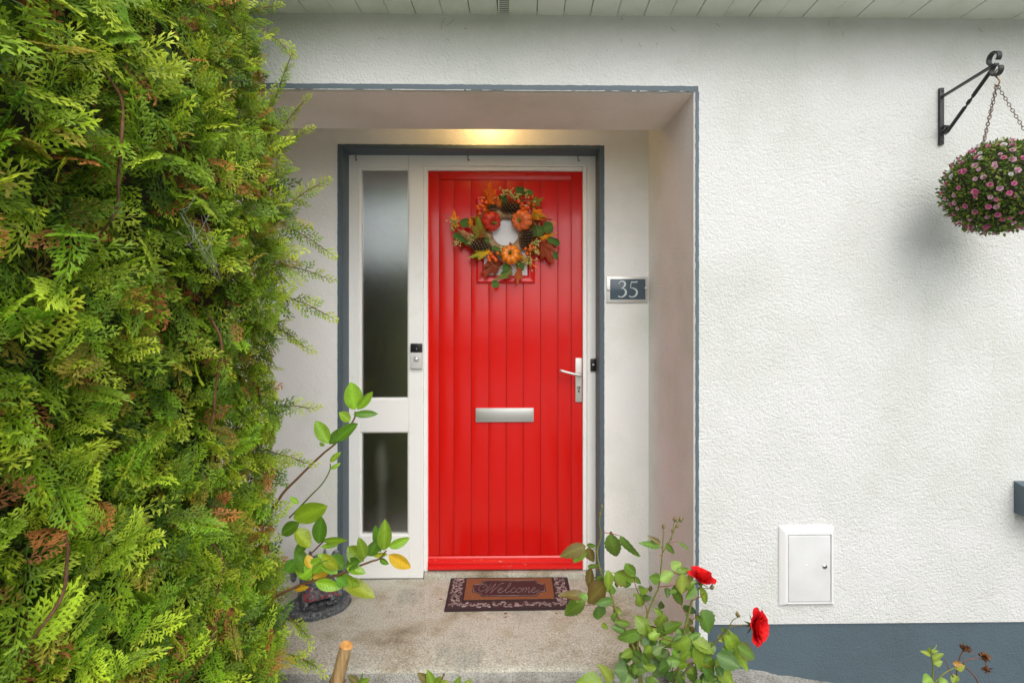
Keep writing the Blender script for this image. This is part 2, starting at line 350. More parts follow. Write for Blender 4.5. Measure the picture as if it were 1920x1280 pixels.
# ================================================================== HOUSE
house = thing('house', (0, 2.6, 0), 'white rendered house front with slate grey trim and deep porch recess', 'house')
ZP, ZS = .182, 2.474           # plinth top, soffit
ZB = at(900, 170, YW).z        # underside of the porch beam
ZC = 2.40
XDL, XDR = at(641, 0, YI).x, at(1125, 0, YI).x     # door opening in the back wall
ZDT = at(900, 278, YI).z
for a, b in ((XR, 4.2), (-3.4, XL)):
    g = G(); g.box(a, b, YW, 2.80, ZP, 2.62); g.obj('front_wall', M_wall, house, False)
g = G(); g.box(XL, XR, YW, 2.41, ZB, 2.62); g.obj('porch_beam', M_wall, house, False)
g = G(); g.box(XL+.004, XR-.004, YW+.012, 2.409, ZB-.003, ZB+.002); g.obj('beam_underside', M_beam, house, False)
g = G(); g.box(XL+.001, XR-.001, 2.411, 2.63, ZC, 2.62); g.obj('porch_ceiling', M_beam, house, False)
g = G(); g.box(XL, XDL, YI, 2.80, -.02, ZC+.2); g.box(XDR, XR+.01, YI, 2.80, -.02, ZC+.2); g.box(XDL, XDR, YI, 2.80, ZDT, ZC+.2)
g.obj('porch_back_wall', M_wall_in, house, False)
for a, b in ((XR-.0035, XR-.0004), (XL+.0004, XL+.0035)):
    g = G(); g.box(a, b, YW+.003, YI-.0005, -.02, ZC+.1); g.obj('added_pale_panel', M_side, house, False)  # thin panel added over the wall, its paler colour lifts the shaded side
# side of recess below plinth height + plinth (plinth set 8 mm behind the render's bottom edge)
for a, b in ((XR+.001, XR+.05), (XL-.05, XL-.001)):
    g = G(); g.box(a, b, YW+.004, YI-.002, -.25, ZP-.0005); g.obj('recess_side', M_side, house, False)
for a, b in ((XR+.052, 4.2), (-3.4, XL-.052)):
    g = G(); g.box(a, b, YW+.008, 2.7, -.3, ZP-.001); g.obj('plinth', M_slate, house, False)
# wall base corner under the trim
# painted trim bands with hand-cut edges: strips 3 mm proud
def band(name, pts_in, pts_out, ya, yb, m):
    """ribbon between two outlines (x,z) given as equal-length lists, solid from ya (front) to yb"""
    n = len(pts_in); V = []
    for (x, z) in pts_in: V.append((x, ya, z))
    for (x, z) in pts_out: V.append((x, ya, z))
    for (x, z) in pts_in: V.append((x, yb, z))
    for (x, z) in pts_out: V.append((x, yb, z))
    Fc = []
    for i in range(n-1):
        Fc += [(i, i+1, n+i+1, n+i), (2*n+i, 3*n+i, 3*n+i+1, 2*n+i+1), (i, 2*n+i, 2*n+i+1, i+1), (n+i, n+i+1, 3*n+i+1, 3*n+i)]
    Fc += [(0, n, 3*n, 2*n), (n-1, 3*n-1, 4*n-1, 2*n-1)]
    return link(name, mkmesh(name, V, Fc, m, smooth=False), house)
def jit(k, s, a=.0016): return a*nz3(k*38, s*7.3, 2)+a*.6*nz3(k*110, s*3.1, 5)
zt = at(900, 160, YW).z+.001
xs = list(np.linspace(XL-.03, XR+.012, 260))
band('slate_trim', [(x, ZB+.001+jit(x, 1, .0022)+.004*0) for x in xs], [(x, zt+jit(x, 2)) for x in xs], YW-.003, YW+.004, M_slate_s)
zs = list(np.linspace(-.05, ZB-.0005, 260))
band('slate_trim', [(XR+.002+jit(z, 3, .002), z) for z in zs], [(XR+.014+jit(z, 4), z) for z in zs], YW-.0035, YW+.004, M_slate_s)
# flaking white edge along the beam
g = G(); x = XL
while x < XR-.02:
    l = random.uniform(.004, .02); g.box(x, x+l, YW-.0036, YW+.01, ZB-.001, ZB+.0004+.0022*max(0, nz3(x*9, 3))+random.uniform(0, .0009)); x += l+(random.uniform(.0, .05) if random.random() < .15 else 0)
g.obj('flaking_paint_edge', M_wall, house, False, kind='stuff')
# door opening surround: face band and reveal
xo = at(633, 0, YI).x; xo2 = at(1133, 0, YI).x; zo = at(900, 272, YI).z
zs = list(np.linspace(.0, zo, 160))
band('slate_surround', [(XDL-.0005, z) for z in zs], [(xo+jit(z, 6), z) for z in zs], YI-.003, YI+.001, M_slate_s)
band('slate_surround', [(XDR+.0005, z) for z in zs], [(xo2+jit(z, 7), z) for z in zs], YI-.003, YI+.001, M_slate_s)
xs = list(np.linspace(XDL-.001, XDR+.001, 120))
band('slate_surround', [(x, ZDT) for x in xs], [(x, zo+jit(x, 8)) for x in xs], YI-.0035, YI+.001, M_slate_s)
g = G(); g.box(XDL-.003, XDL+.003, YI, 2.79, 0, ZDT); g.box(XDR-.003, XDR+.003, YI, 2.79, 0, ZDT); g.box(XDL, XDR, YI, 2.79, ZDT-.004, ZDT+.003)
g.obj('slate_reveal', M_slate_s, house, False)
# soffit boards
SB = [526, 576.5, 628, 679, 730, 780, 831, 882, 934, 957, 1007, 1057, 1107, 1157, 1207, 1256, 1306, 1356, 1404, 1455, 1504, 1555, 1604, 1654, 1703, 1752, 1799, 1849, 1897]
SX = [at(p, 27, YW).x for p in SB]
st = SX[1]-SX[0]
SX = [SX[0]-st*k for k in range(24, 0, -1)] + SX + [SX[-1]+st*k for k in range(1, 18)]
YE = 1.78; sk = .045
for i in range(len(SX)-1):
    a, b = SX[i]+.0016, SX[i+1]-.0016
    if abs(a-.0016-at(934, 27, YW).x) < .01:      # slotted vent strip
        bx = G(); bx.box(a-.002, a+.004, YE, YW+.01, ZS, ZS+.012); bx.box(b-.004, b+.002, YE, YW+.01, ZS, ZS+.012)
        fr = bx.obj('soffit_vent', M_soffit, house, False)
        y = YE
        while y < YW-.004:
            q = G(); q.box(a+.0045, b-.0045, y, y+.0055, ZS+.0005, ZS+.0015); q.obj('vent_slat', M_soffit, fr, False); y += .0125
        continue
    V = []
    for z in (ZS, ZS+.012):
        for (x, y) in ((a, YW+.01), (b, YW+.01), (b-(YW-YE)*sk, YE), (a-(YW-YE)*sk, YE)): V.append((x, y, z+(.0008*math.sin(i*3.1))))
    g = G(); g.add(V, [(0, 3, 2, 1)[::-1], (4, 5, 6, 7)[::-1], (0, 1, 5, 4), (1, 2, 6, 5), (2, 3, 7, 6), (3, 0, 4, 7)])
    o = g.obj('soffit_board', M_soffit, house, False)
bbox('soffit_backing', -3.4, 4.2, YE, YW-.001, ZS+.014, ZS+.05, M_gap, house)
bbox('fascia', -3.4, 4.2, YE-.022, YE-.001, ZS-.015, ZS+.19, M_soffit, house, .002)
# gutter and roof (out of frame above)
g = G(); P = [(YE-.03-.055+.055*math.cos(t), ZS+.13-.055*math.sin(t)) for t in np.linspace(0, math.pi, 9)]
V = [(x, y, z) for x in (-3.4, 4.2) for (y, z) in P]
g.add(V, [(i, i+1, 10+i, 9+i) for i in range(8)]); gt = g.obj('gutter', M_soffit, house); md = gt.modifiers.new('s', 'SOLIDIFY'); md.thickness = .003
M_roof = mat('dark_roof_tile', (.06, .06, .065), .8)
g = G()
for i in range(14):
    y0 = YE-.05+i*.3; z0 = ZS+.20+i*.15
    g.add([(-3.6, y0, z0+.03), (4.4, y0, z0+.03), (4.4, y0+.36, z0+.18), (-3.6, y0+.36, z0+.18), (-3.6, y0, z0), (4.4, y0, z0), (4.4, y0+.36, z0+.15), (-3.6, y0+.36, z0+.15)],
          [(0, 1, 2, 3), (4, 7, 6, 5), (0, 4, 5, 1), (1, 5, 6, 2), (2, 6, 7, 3), (3, 7, 4, 0)])
g.obj('roof', M_roof, house, False)
# window and sill at the right
sx0 = at(1900.5, 930, YW).x; sz1 = at(1905, 907, YW).z; sz0 = at(1905, 960, YW).z
sl = G(); sl.add([(sx0, 1.895, sz0), (3.4, 1.895, sz0), (3.4, 1.999, sz0), (sx0, 1.999, sz0), (sx0, 1.895, sz1-.012), (3.4, 1.895, sz1-.012), (3.4, 1.999, sz1+.012), (sx0, 1.999, sz1+.012)],
       [(0, 3, 2, 1), (4, 5, 6, 7), (0, 1, 5, 4), (1, 2, 6, 5), (2, 3, 7, 6), (3, 0, 4, 7)])
sl.obj('window_sill', M_slate_s, house, False)
wn = bbox('window', 2.04, 3.3, 1.985, 1.998, sz1+.012, sz1+.055, M_frame, house, .003)
for (a, b, c, d) in ((2.04, 2.09, sz1+.056, sz1+1.05), (3.25, 3.3, sz1+.056, sz1+1.05), (2.64, 2.69, sz1+.056, sz1+1.05), (2.04, 3.3, sz1+1.051, sz1+1.1)):
    bbox('frame_bar', a, b, 1.985, 1.998, c, d, M_frame, wn, .003)
bbox('pane', 2.091, 2.639, 1.992, 1.997, sz1+.056, sz1+1.05, M_film, wn); bbox('pane', 2.691, 3.249, 1.992, 1.997, sz1+.056, sz1+1.05, M_film, wn)

# ---- door frame with side light
def fx(p): return at(p, 600, YF).x
def fz(p): return at(880, p, YF).z
fr = G()
Y2 = 2.80
fr.box(fx(652), fx(675), YF, Y2, .0, fz(290))                 # left jamb
fr.box(fx(675), fx(766), YF+.001, Y2, .0, fz(1003))           # bottom rail
fr.box(fx(675), fx(766), YF+.001, Y2, fz(809), fz(748))       # middle rail
fr.box(fx(766), fx(794), YF, Y2, .0, fz(290))                 # mullion
fr.box(fx(794), fx(801.5), YF+.012, Y2, .03, fz(310))         # rebate
fr.box(fx(675), fx(766), YF+.001, Y2, fz(317), fz(290))
fr.box(fx(794), fx(1101), YF, Y2, fz(311), fz(290))
fr.box(fx(801.5), fx(1093), YF+.012, Y2, fz(318.5), fz(311))
fr.box(fx(1101), fx(1118), YF, Y2, .0, fz(290))
fr.box(fx(1093.5), fx(1101), YF+.012, Y2, .03, fz(311))
dframe = fr.obj('door_frame', M_frame, house, False)
md = dframe.modifiers.new('b', 'BEVEL'); md.width = .003; md.segments = 2
for (a, b) in ((317, 748), (809, 1003)):
    z1, z0 = fz(a), fz(b)
    o = bbox('side_pane', fx(675), fx(766), YF+.028, YF+.034, z0, z1, M_frost, dframe)
    q = G(); e = .006; y0, y1 = YF+.010, YF+.0275; x0, x1 = fx(675), fx(766)
    q.box(x0, x0+e, y0, y1, z0, z1); q.box(x1-e, x1, y0, y1, z0, z1); q.box(x0+e, x1-e, y0, y1, z0, z0+e); q.box(x0+e, x1-e, y0, y1, z1-e, z1)
    q.obj('glazing_bead', M_frame, dframe, False)
# drooping edge where the slate paint meets the head of the frame is kept as a thin filler strip
# ---- hall behind the glass
hall = thing('hallway', (0, 3.6, 0), 'dim hallway seen blurred through the obscure glass beside the door', 'hallway')
g = G();  g.box(-1.3, 1.3, 2.83, 4.6, -.08, -.02); g.box(-1.35, -1.3, 2.83, 4.6, -.05, 2.4); g.box(1.3, 1.35, 2.83, 4.6, -.05, 2.4); g.box(-1.3, 1.3, 4.6, 4.65, -.05, 1.80); g.box(-1.3, 1.3, 4.6, 4.65, 2.34, 2.4); g.box(-.70, 1.3, 4.6, 4.65, 1.80, 2.34); g.box(-1.3, 1.3, 2.83, 4.6, 2.4, 2.45)
g.obj('hall_wall', M_hall, hall, False)
bbox('added_opening_pane', -1.3, -.70, 4.62, 4.625, 1.80, 2.34, M_clear, hall)  # invented opening in the hall's back wall, lets sky brighten the obscure glass
xn = at(718, 900, 2.95).x
g = G(); g.tube([(xn, 2.93, 0), (xn, 2.93, .12), (xn, 2.93, .16), (xn, 2.93, .42), (xn, 2.93, .46), (xn, 2.93, .56), (xn, 2.93, .66)], [.035, .035, .022, .018, .03, .03, .02], 12); g.obj('post', M_cream, hall)

# ---- the red door
def dx(p): return at(p, 600, YD).x
def dz(p): return at(945, p, YD).z
door = bbox('front_door', dx(802.5), dx(1092), YD+.006, YD+.034, dz(1063), dz(319.5), M_reddk, house)
def dpart(name, a, b, t, bt, proud=0.0, m=None, bev=.0018, y1=None):
    return bbox(name, dx(a), dx(b), YD-proud, y1 or YD+.0055, dz(bt), dz(t), m or M_red, door, bev)
dpart('stile', 802.5, 823.3, 319.5, 1040); dpart('stile', 1071.6, 1092, 319.5, 1040)
dpart('top_rail', 824, 1071, 319.5, 337.6)
gx = [824, 851, 883.5, 916.5, 949, 981, 1013.5, 1046, 1071]
for i in range(8):
    a, b = gx[i]+.45, gx[i+1]-.45
    dpart('plank', a, b, 338.4, 1040, .0003*((i*7) % 3))
# weatherboard with two mouldings
prof = [(0, 1040.5), (-.006, 1041), (-.010, 1043.5), (-.012, 1047), (-.020, 1049), (-.022, 1052), (-.016, 1055), (-.026, 1057), (-.028, 1061), (-.024, 1063.5), (0, 1063.5)]
V = []
for X in (dx(803), dx(1091.5)):
    for (y, p) in prof: V.append((X, YD+y, dz(p)))
n = len(prof); Fc = [(i, i+1, n+i+1, n+i) for i in range(n-1)] + [tuple(range(n))[::-1], tuple(range(n, 2*n))]
link('weatherboard', mkmesh('weatherboard', V, Fc, M_redchip, smooth=False), door)
# window in door
def ring(name, a, b, t, bt, w_, y0, y1, m, par, bev=.002):
    A, Bx, T, Bz = dx(a), dx(b), dz(t), dz(bt)
    g = G()
    # mitred frame, rounded: outer low, crest, inner low
    loops = []
    for (k, y) in ((0, y1), (0, y0+.004), (w_*.25, y0), (w_*.6, y0+.003), (w_*.8, y0+.003), (w_, y0+.010), (w_, y1)):
        loops.append([(A+k, y, Bz+k), (Bx-k, y, Bz+k), (Bx-k, y, T-k), (A+k, y, T-k)])
    V = [v for l in loops for v in l]; Fc = []
    for j in range(len(loops)-1):
        for i in range(4): Fc.append((j*4+i, j*4+(i+1) % 4, (j+1)*4+(i+1) % 4, (j+1)*4+i))
    g.add(V, Fc); return g.obj(name, m, par, False)
ring('window_frame', 893, 1003, 370, 531, .040, YD-.016, YD-.0005, M_red, door)
bbox('window_pane', dx(906), dx(990), YD-.006, YD-.001, dz(518), dz(383), M_film, door)
# letterbox
lb = bbox('letterbox', dx(892), dx(1000.5), YD-.014, YD-.001, dz(790), dz(764), M_silver2, door, .003)
bbox('flap', dx(894.5), dx(998), YD-.0175, YD-.0142, dz(785), dz(767.5), M_silver2, lb, .0015)
for p in (786.2, 788):
    pass
# handle
hp = bbox('handle_plate', dx(1078.5), dx(1090.3), YD-.012, YD-.001, dz(753), dz(671), M_silver, door, .002)
g = G(); hx, hz = dx(1085.5), dz(701)
g.tube([(hx, YD-.010, hz), (hx, YD-.045, hz)], [.011, .010], 14); g.obj('spindle', M_silver, hp)
g = G(); tip = at(1049.5, 694, YD-.055)
P = catmull([(hx+.004, YD-.048, hz-.002), (hx-.01, YD-.052, hz+.001), (hx-.05, YD-.054, hz+.009), (tip.x, YD-.05, tip.z)], 5)
g.tube(P, [.0088]*4+[.0072]*(len(P)-5)+[.0055], 12); g.obj('lever', M_silver, hp)
g = G(); kx, kz = dx(1084.6), dz(728)
g.tube([(kx, YD-.0125, kz+.008), (kx, YD-.022, kz+.008)], .0085, 14); g.box(kx-.0045, kx+.0045, YD-.020, YD-.0125, kz-.018, kz+.004); g.obj('lock_cylinder', M_steel, hp)
g = G(); g.box(kx-.0012, kx+.0012, YD-.0225, YD-.0218, kz+.003, kz+.013); g.box(kx-.0015, kx+.0015, YD-.0215, YD-.0202, kz-.014, kz-.004); g.obj('keyhole', M_gap, hp, False)

# lamp tucked above the beam
lampx = at(915, 250, 2.52).x
lamp = thing('porch_light', (lampx, 2.53, ZC), 'lit warm porch lamp tucked out of sight above the beam over the red door', 'lamp')
g = G(); g.tube([(lampx, 2.53, ZC), (lampx, 2.53, ZC-.03)], [.05, .045], 20); g.obj('lamp_base', M_frame, lamp)
g = G(); g.sphere((lampx, 2.53, ZC-.065), .036, nu=16, nv=10); g.obj('bulb', M_bulb, lamp)
ld = bpy.data.lights.new('bulb_light', 'POINT'); ld.energy = .6; ld.color = (1, .60, .20); ld.shadow_soft_size = .04
lo = bpy.data.objects.new('bulb_light', ld); col.objects.link(lo); attach(lo, lamp, Matrix.Translation((lampx, 2.53, ZC-.125)))

# hooks
for k, (px, py, lb_) in enumerate(((668, 298, 'small dark cup hook at the left end of the door frame head'), (877.5, 298, 'small dark cup hook above the red door, middle of the frame head'), (1083.5, 299, 'small dark cup hook at the right end of the door frame head'))):
    p = at(px, py, YF-.004)
    g = G(); P = [(p.x, YF+.004, p.z+.012), (p.x, YF-.010, p.z+.013), (p.x, YF-.014, p.z-.004), (p.x+.003, YF-.016, p.z-.012), (p.x+.008, YF-.02, p.z-.008)]
    g.tube(catmull(P, 4), .0022, 6); tag(g.obj('cup_hook', M_iron), lb_, 'hook', 'cup hooks along the head of the door frame')

# ---- house number plate
c0 = at(1137.5, 519, YI-.006); c1 = at(1214, 567, YI-.006)
npl = thing('number_plate', ((c0.x+c1.x)/2, YI, (c0.z+c1.z)/2), 'rectangular steel edged slate plate with house number 35 right of the door', 'house number')
bbox('backplate', c0.x, c1.x, YI-.010, YI-.002, c1.z, c0.z, M_steel, npl, .0015).data.materials[0] = M_silver
i0 = at(1144, 523, YI-.011); i1 = at(1210, 561.5, YI-.011)
M_plate = mat('slate_blue_enamel', (.075, .11, .14), .18); M_digit = mat('pale_grey_numeral', (.58, .64, .66), .4)
bbox('slate_panel', i0.x, i1.x, YI-.0135, YI-.0105, i1.z, i0.z, M_plate, npl, .0006)
def stroke(g, pts, wid, y, map_, th=.0015):
    """flat raised ribbon; pts (u,v), wid per point"""
    P = catmull([(p[0], p[1], 0) for p in pts], 6); n = len(P)
    ws = np.interp(np.linspace(0, len(pts)-1, n), range(len(pts)), wid)
    A, Bq = [], []
    for i, p in enumerate(P):
        d = (P[min(i+1, n-1)]-P[max(i-1, 0)]).normalized(); q = Vector((-d.y, d.x, 0))*ws[i]/2
        A.append(p+q); Bq.append(p-q)
    V = [map_(a.x, a.y, 0) for a in A]+[map_(b.x, b.y, 0) for b in Bq]+[map_(a.x, a.y, th) for a in A]+[map_(b.x, b.y, th) for b in Bq]
    Fc = []
    for i in range(n-1):
        Fc += [(2*n+i, 2*n+i+1, 3*n+i+1, 3*n+i), (i, i+1, 2*n+i+1, 2*n+i), (n+i+1, n+i, 3*n+i, 3*n+i+1)]
    Fc += [(0, 2*n, 3*n, n), (n-1, 2*n-1, 4*n-1, 3*n-1)]
    g.add(V, Fc)
d0 = at(1158, 527, YI-.0137); d1 = at(1196.5, 557, YI-.0137); DW, DH = d1.x-d0.x, d0.z-d1.z
def mp(u, v, t): return (d0.x+u*DW/8.6, YI-.0137-t, d1.z+v*DH/7)
g = G(); stroke(g, [(.5, 5.7), (.8, 6.5), (1.7, 6.95), (2.8, 6.6), (3.1, 5.6), (2.6, 4.5), (1.5, 3.8)], [.25, .35, .5, .7, .8, .6, .2], 0, mp)
stroke(g, [(1.3, 3.8), (2.5, 3.7), (3.4, 2.7), (3.3, 1.3), (2.2, .25), (1, .1), (.25, .5)], [.15, .4, .8, .85, .6, .4, .55], 0, mp); g.obj('digit', M_digit, npl, False)
g = G(); stroke(g, [(5.6, 6.6), (7, 6.55), (8.3, 6.75)], [.5, .55, .6], 0, mp); stroke(g, [(5.7, 6.5), (5.5, 5.2), (5.4, 4.0)], [.3, .3, .3], 0, mp)
stroke(g, [(5.4, 4.0), (6.6, 3.9), (7.7, 3.2), (8.1, 2.1), (7.6, .8), (6.4, .1), (5.3, .2), (4.9, .6)], [.15, .5, .75, .85, .75, .5, .4, .5], 0, mp); g.obj('digit', M_digit, npl, False)
for (px, py) in ((1142, 543), (1211.5, 540.5)):
    p = at(px, py, YI-.014); g = G(); g.sphere((p.x, YI-.0125, p.z), .0085, nu=14, nv=8, sc=(1, .6, 1)); g.obj('screw', M_silver, npl)

# ---- video doorbell
a0, a1 = at(769.5, 644, YF-.02), at(791.5, 690.5, YF-.02)
bell = thing('doorbell', ((a0.x+a1.x)/2, YF, a1.z), 'grey and black camera doorbell on the white post left of the door', 'doorbell')
zm = at(780, 660.5, YF-.02).z
bbox('bell_body', a0.x, a1.x, YF-.022, YF-.0005, a1.z, zm-.0006, M_pearl, bell, .003)
bbox('camera_housing', a0.x, a1.x, YF-.0225, YF-.0005, zm, a0.z, M_black, bell, .003)
p = at(780.3, 655, YF-.023)
g = G(); g.tube([(p.x, YF-.022, p.z), (p.x, YF-.0245, p.z)], [.0095, .008], 20); g.sphere((p.x, YF-.0235, p.z), .0048, nu=12, nv=8, sc=(1, .5, 1)); g.obj('camera_lens', M_lens, bell)
p = at(780, 673.5, YF-.023)
g = G(); 
for rr, yy in ((.0145, .0235),): g.tube([(p.x+rr*math.cos(t), YF-yy, p.z+rr*math.sin(t)) for t in np.linspace(0, 2*math.pi, 25)], .0014, 6, cap=False)
g.tube([(p.x, YF-.0215, p.z), (p.x, YF-.0238, p.z)], [.012, .011], 20); g.obj('push_button', M_silver, bell)
# ---- old push button on the right jamb
a0, a1 = at(1107.5, 672.5, YF-.012), at(1117.5, 696, YF-.012)
ob = thing('bell_push', ((a0.x+a1.x)/2, YF, a1.z), 'tiny black bell push with white button on the right jamb beside the handle', 'bell push')
bbox('push_plate', a0.x, a1.x, YF-.012, YF-.0005, a1.z, a0.z, M_black, ob, .002)
p = at(1112.5, 683.5, YF-.013); g = G(); g.sphere((p.x, YF-.0125, p.z), .006, nu=12, nv=8, sc=(1, .6, 1)); g.obj('push_button', M_pearl, ob)

# ---- meter box
MB_ = [at(1459, 985, YW), at(1563.5, 1132, YW)]; mf = [at(1473, 1000, YW-.03), at(1557.5, 1126.5, YW-.03)]
mbx = thing('meter_box', ((MB_[0].x+MB_[1].x)/2, YW, MB_[1].z), 'white plastic utility meter box low on the rendered wall', 'meter box')
g = G(); x0, x1, z0, z1 = MB_[0].x, MB_[1].x-.004, MB_[1].z, MB_[0].z; e = .024
lo_ = []
for (k, y) in ((0, YW+.001), (0, YW-.004), (.004, YW-.008), (e*.75, YW-.016), (e, YW-.018), (e+.004, YW-.0175), (e+.0045, YW-.008)):
    kb = k*.55; kr = k*.55
    lo_.append([(x0+k, y, z0+kb), (x1-kr, y, z0+kb), (x1-kr, y, z1-k), (x0+k, y, z1-k)])
V = [v for l in lo_ for v in l]; Fc = [(j*4+i, j*4+(i+1) % 4, (j+1)*4+(i+1) % 4, (j+1)*4+i) for j in range(len(lo_)-1) for i in range(4)]+[(24, 25, 26, 27)]
g.add(V, Fc); g.obj('box_frame', M_meter, mbx, False)
dl = lo_[-1]; bbox('box_door', dl[0][0]+.0022, dl[1][0]-.0022, YW-.0168, YW-.0082, dl[0][2]+.0022, dl[2][2]-.0022, M_meterdoor, mbx, .004, 3)
p = at(1549.5, 1064, YW-.028); g = G(); g.tube([(p.x, YW-.0165, p.z), (p.x, YW-.0195, p.z)], .0085, 16); lk = g.obj('lock', M_steel, mbx)
g = G(); g.tube([(p.x, YW-.0193, p.z), (p.x, YW-.020, p.z)], .0045, 3); g.obj('keyhole', M_gap, lk, False)
p = at(1516, 1062, YW-.028); g = G(); g.sphere((p.x, YW-.0168, p.z), .004, sc=(1, .4, 1)); g.obj('blind_rivet', M_meter, mbx)

# ================================================================== BRACKET + FLOWER BALL
XB = at(1762, 220, YW).x; zt_, zb_ = at(1762, 167, YW).z, at(1762, 273, YW).z
br = thing('wall_bracket', (XB, YW, zb_), 'black wrought iron hanging bracket screwed to the white wall', 'bracket')
bbox('wall_plate', XB-.008, XB+.008, YW-.012, YW-.001, zb_, zt_, M_iron, br, .002)
YT = 1.775; ztip = at(1868, 122, YT).z
def strip(name, P, wv, th, m, par):
    """flat bar along P with width vectors wv"""
    V = []; n = len(P)
    for i, p in enumerate(P):
        p = Vector(p); d = (Vector(P[min(i+1, n-1)])-Vector(P[max(i-1, 0)])).normalized(); w_ = Vector(wv[i]); q = d.cross(w_).normalized()*th/2
        for s1, s2 in ((-1, -1), (1, -1), (1, 1), (-1, 1)): V.append(p+w_*s1+q*s2)
    Fc = [(i*4+k, i*4+(k+1) % 4, (i+1)*4+(k+1) % 4, (i+1)*4+k) for i in range(n-1) for k in range(4)]+[(3, 2, 1, 0), tuple((n-1)*4+k for k in range(4))]
    return link(name, mkmesh(name, [tuple(v) for v in V], Fc, m, smooth=False), par)
WX = (.006, 0, 0); za = at(1765, 184, YW).z
strip('top_arm', [(XB, YW-.012, za), (XB, YT, ztip)], [WX]*2, .006, M_iron, br)
zl = at(1766, 250, YW).z
n = 40; P = []; Wv = []
p0, p1 = Vector((XB, YW-.035, zl-.006)), Vector((XB, YT+.004, ztip-.008)); dd = (p1-p0).normalized()
for i in range(n+1):
    t = i/n; P.append(tuple(p0.lerp(p1, t))); tw = max(0, min(1, (t-.40)/.24))*math.pi*2
    a = Vector((1, 0, 0)); b = dd.cross(a); Wv.append(tuple((a*math.cos(tw)+b*math.sin(tw))*.006))
strip('twisted_brace', P, Wv, .005, M_iron, br)
P = [(XB, YW-.012, zl+.014), (XB, YW-.022, zl+.020), (XB, YW-.036, zl+.014), (XB, YW-.030, zl+.004), (XB, YW-.014, zl-.002), (XB, YW-.020, zl-.010), (XB, YW-.037, zl-.006)]
P = [tuple(v) for v in catmull(P, 5)]; strip('brace_scroll', P, [WX]*len(P), .005, M_iron, br)
def scroll(cy, cz, r0, r1, a0, a1, nm):
    P = []
    for i in range(26):
        t = i/25; a = a0+(a1-a0)*t; r = r0+(r1-r0)*t; P.append((XB, cy+r*math.cos(a), cz+r*math.sin(a)))
    strip(nm, P, [(.008, 0, 0)]*26, .005, M_iron, br)
scroll(YT-.002, ztip+.023, .024, .016, R(-90), R(225), 'tip_scroll')
scroll(YT-.010, ztip-.021, .021, .015, R(90), R(-215), 'tip_scroll')
for z in (zt_-.012, zb_+.014):
    g = G(); g.sphere((XB, YW-.012, z), .005, sc=(1, .5, 1)); g.obj('screw_head', M_iron, br)

RB = .152; YB_ = YT-.012; XBc = XB+.002; zc = at(1866, 352, YB_).z
ball = thing('flower_ball', (XBc, YB_, zc), 'hanging artificial boxwood ball dotted with small pink and white roses', 'flower ball')
zh = ztip-.036
g = G(); P = catmull([(XBc+.001, YB_-.012, zh+.004), (XBc, YB_-.016, zh-.008), (XBc, YB_-.004, zh-.020), (XBc, YB_+.010, zh-.006), (XBc, YB_+.004, zh+.010)][::-1], 5)
P2 = catmull([(XBc, YB_-.010, zh+.010), (XBc, YB_+.004, zh+.016), (XBc, YB_+.012, zh+.002), (XBc, YB_+.002, zh-.014), (XBc, YB_-.006, zh-.028), (XBc, YB_+.004, zh-.040), (XBc, YB_+.012, zh-.030)], 6)
g.tube(P2, .0022, 7); g.obj('s_hook', M_brass, ball)
ztop = zh-.038
for ang in (R(200), R(320), R(80)):
    end = Vector((XBc+.085*math.cos(ang), YB_+.085*math.sin(ang), zc+RB*.83)); st_ = Vector((XBc+.003*math.cos(ang), YB_+.004, ztop))
    d = (end-st_); n = int(d.length/.0115); u = d.normalized(); a = u.orthogonal().normalized(); b = u.cross(a); g = G()
    for i in range(n):
        c = st_+d*((i+.5)/n); q = a if i % 2 else b
        pts = [c+u*(.0078*math.cos(t))+q*(.0042*math.sin(t)) for t in np.linspace(0, 2*math.pi, 11)]
        g.tube(pts, .0011, 4, cap=False)
    g.obj('chain', M_rust, ball)
g = G(); g.sphere((XBc, YB_, zc), RB*.86, (.02, .035, .01), 24, 16); g.obj('ball_core', M_core, ball)
# boxwood leaves
def sph(i, n):
    z = 1-2*(i+.5)/n; a = i*2.399963; r = math.sqrt(1-z*z); return Vector((r*math.cos(a), r*math.sin(a), z))
g = G(); nl = 5200
for i in range(nl):
    nrm = sph(i, nl); nrm = (nrm+Vector(rng.normal(0, .04, 3))).normalized()
    c = Vector((XBc, YB_, zc))+nrm*RB*(random.uniform(.84, 1.0)+.05*nz3(nrm.x*4, nrm.y*4, nrm.z*4)+.03*nz3(nrm.x*11, nrm.y*11, nrm.z*11))
    d = (nrm*random.uniform(.2, 1.0)+Vector(rng.normal(0, .75, 3))).normalized(); s_ = d.cross(nrm+Vector(rng.normal(0, .5, 3))).normalized()
    l = random.uniform(.011, .018); w_ = l*.26; up = d.cross(s_)*l*.12
    k = random.random(); base = np.array((.11, .20, .028))*(.6+.9*k) if k < .74 else np.array((.28, .35, .05))
    g.add([c, c+d*l*.5+s_*w_+up, c+d*l, c+d*l*.5-s_*w_+up, c+d*l*.5], [(0, 1, 4), (1, 2, 4), (2, 3, 4), (3, 0, 4)], base)
g.obj('boxwood_leaves', M_conif, ball, kind='stuff')
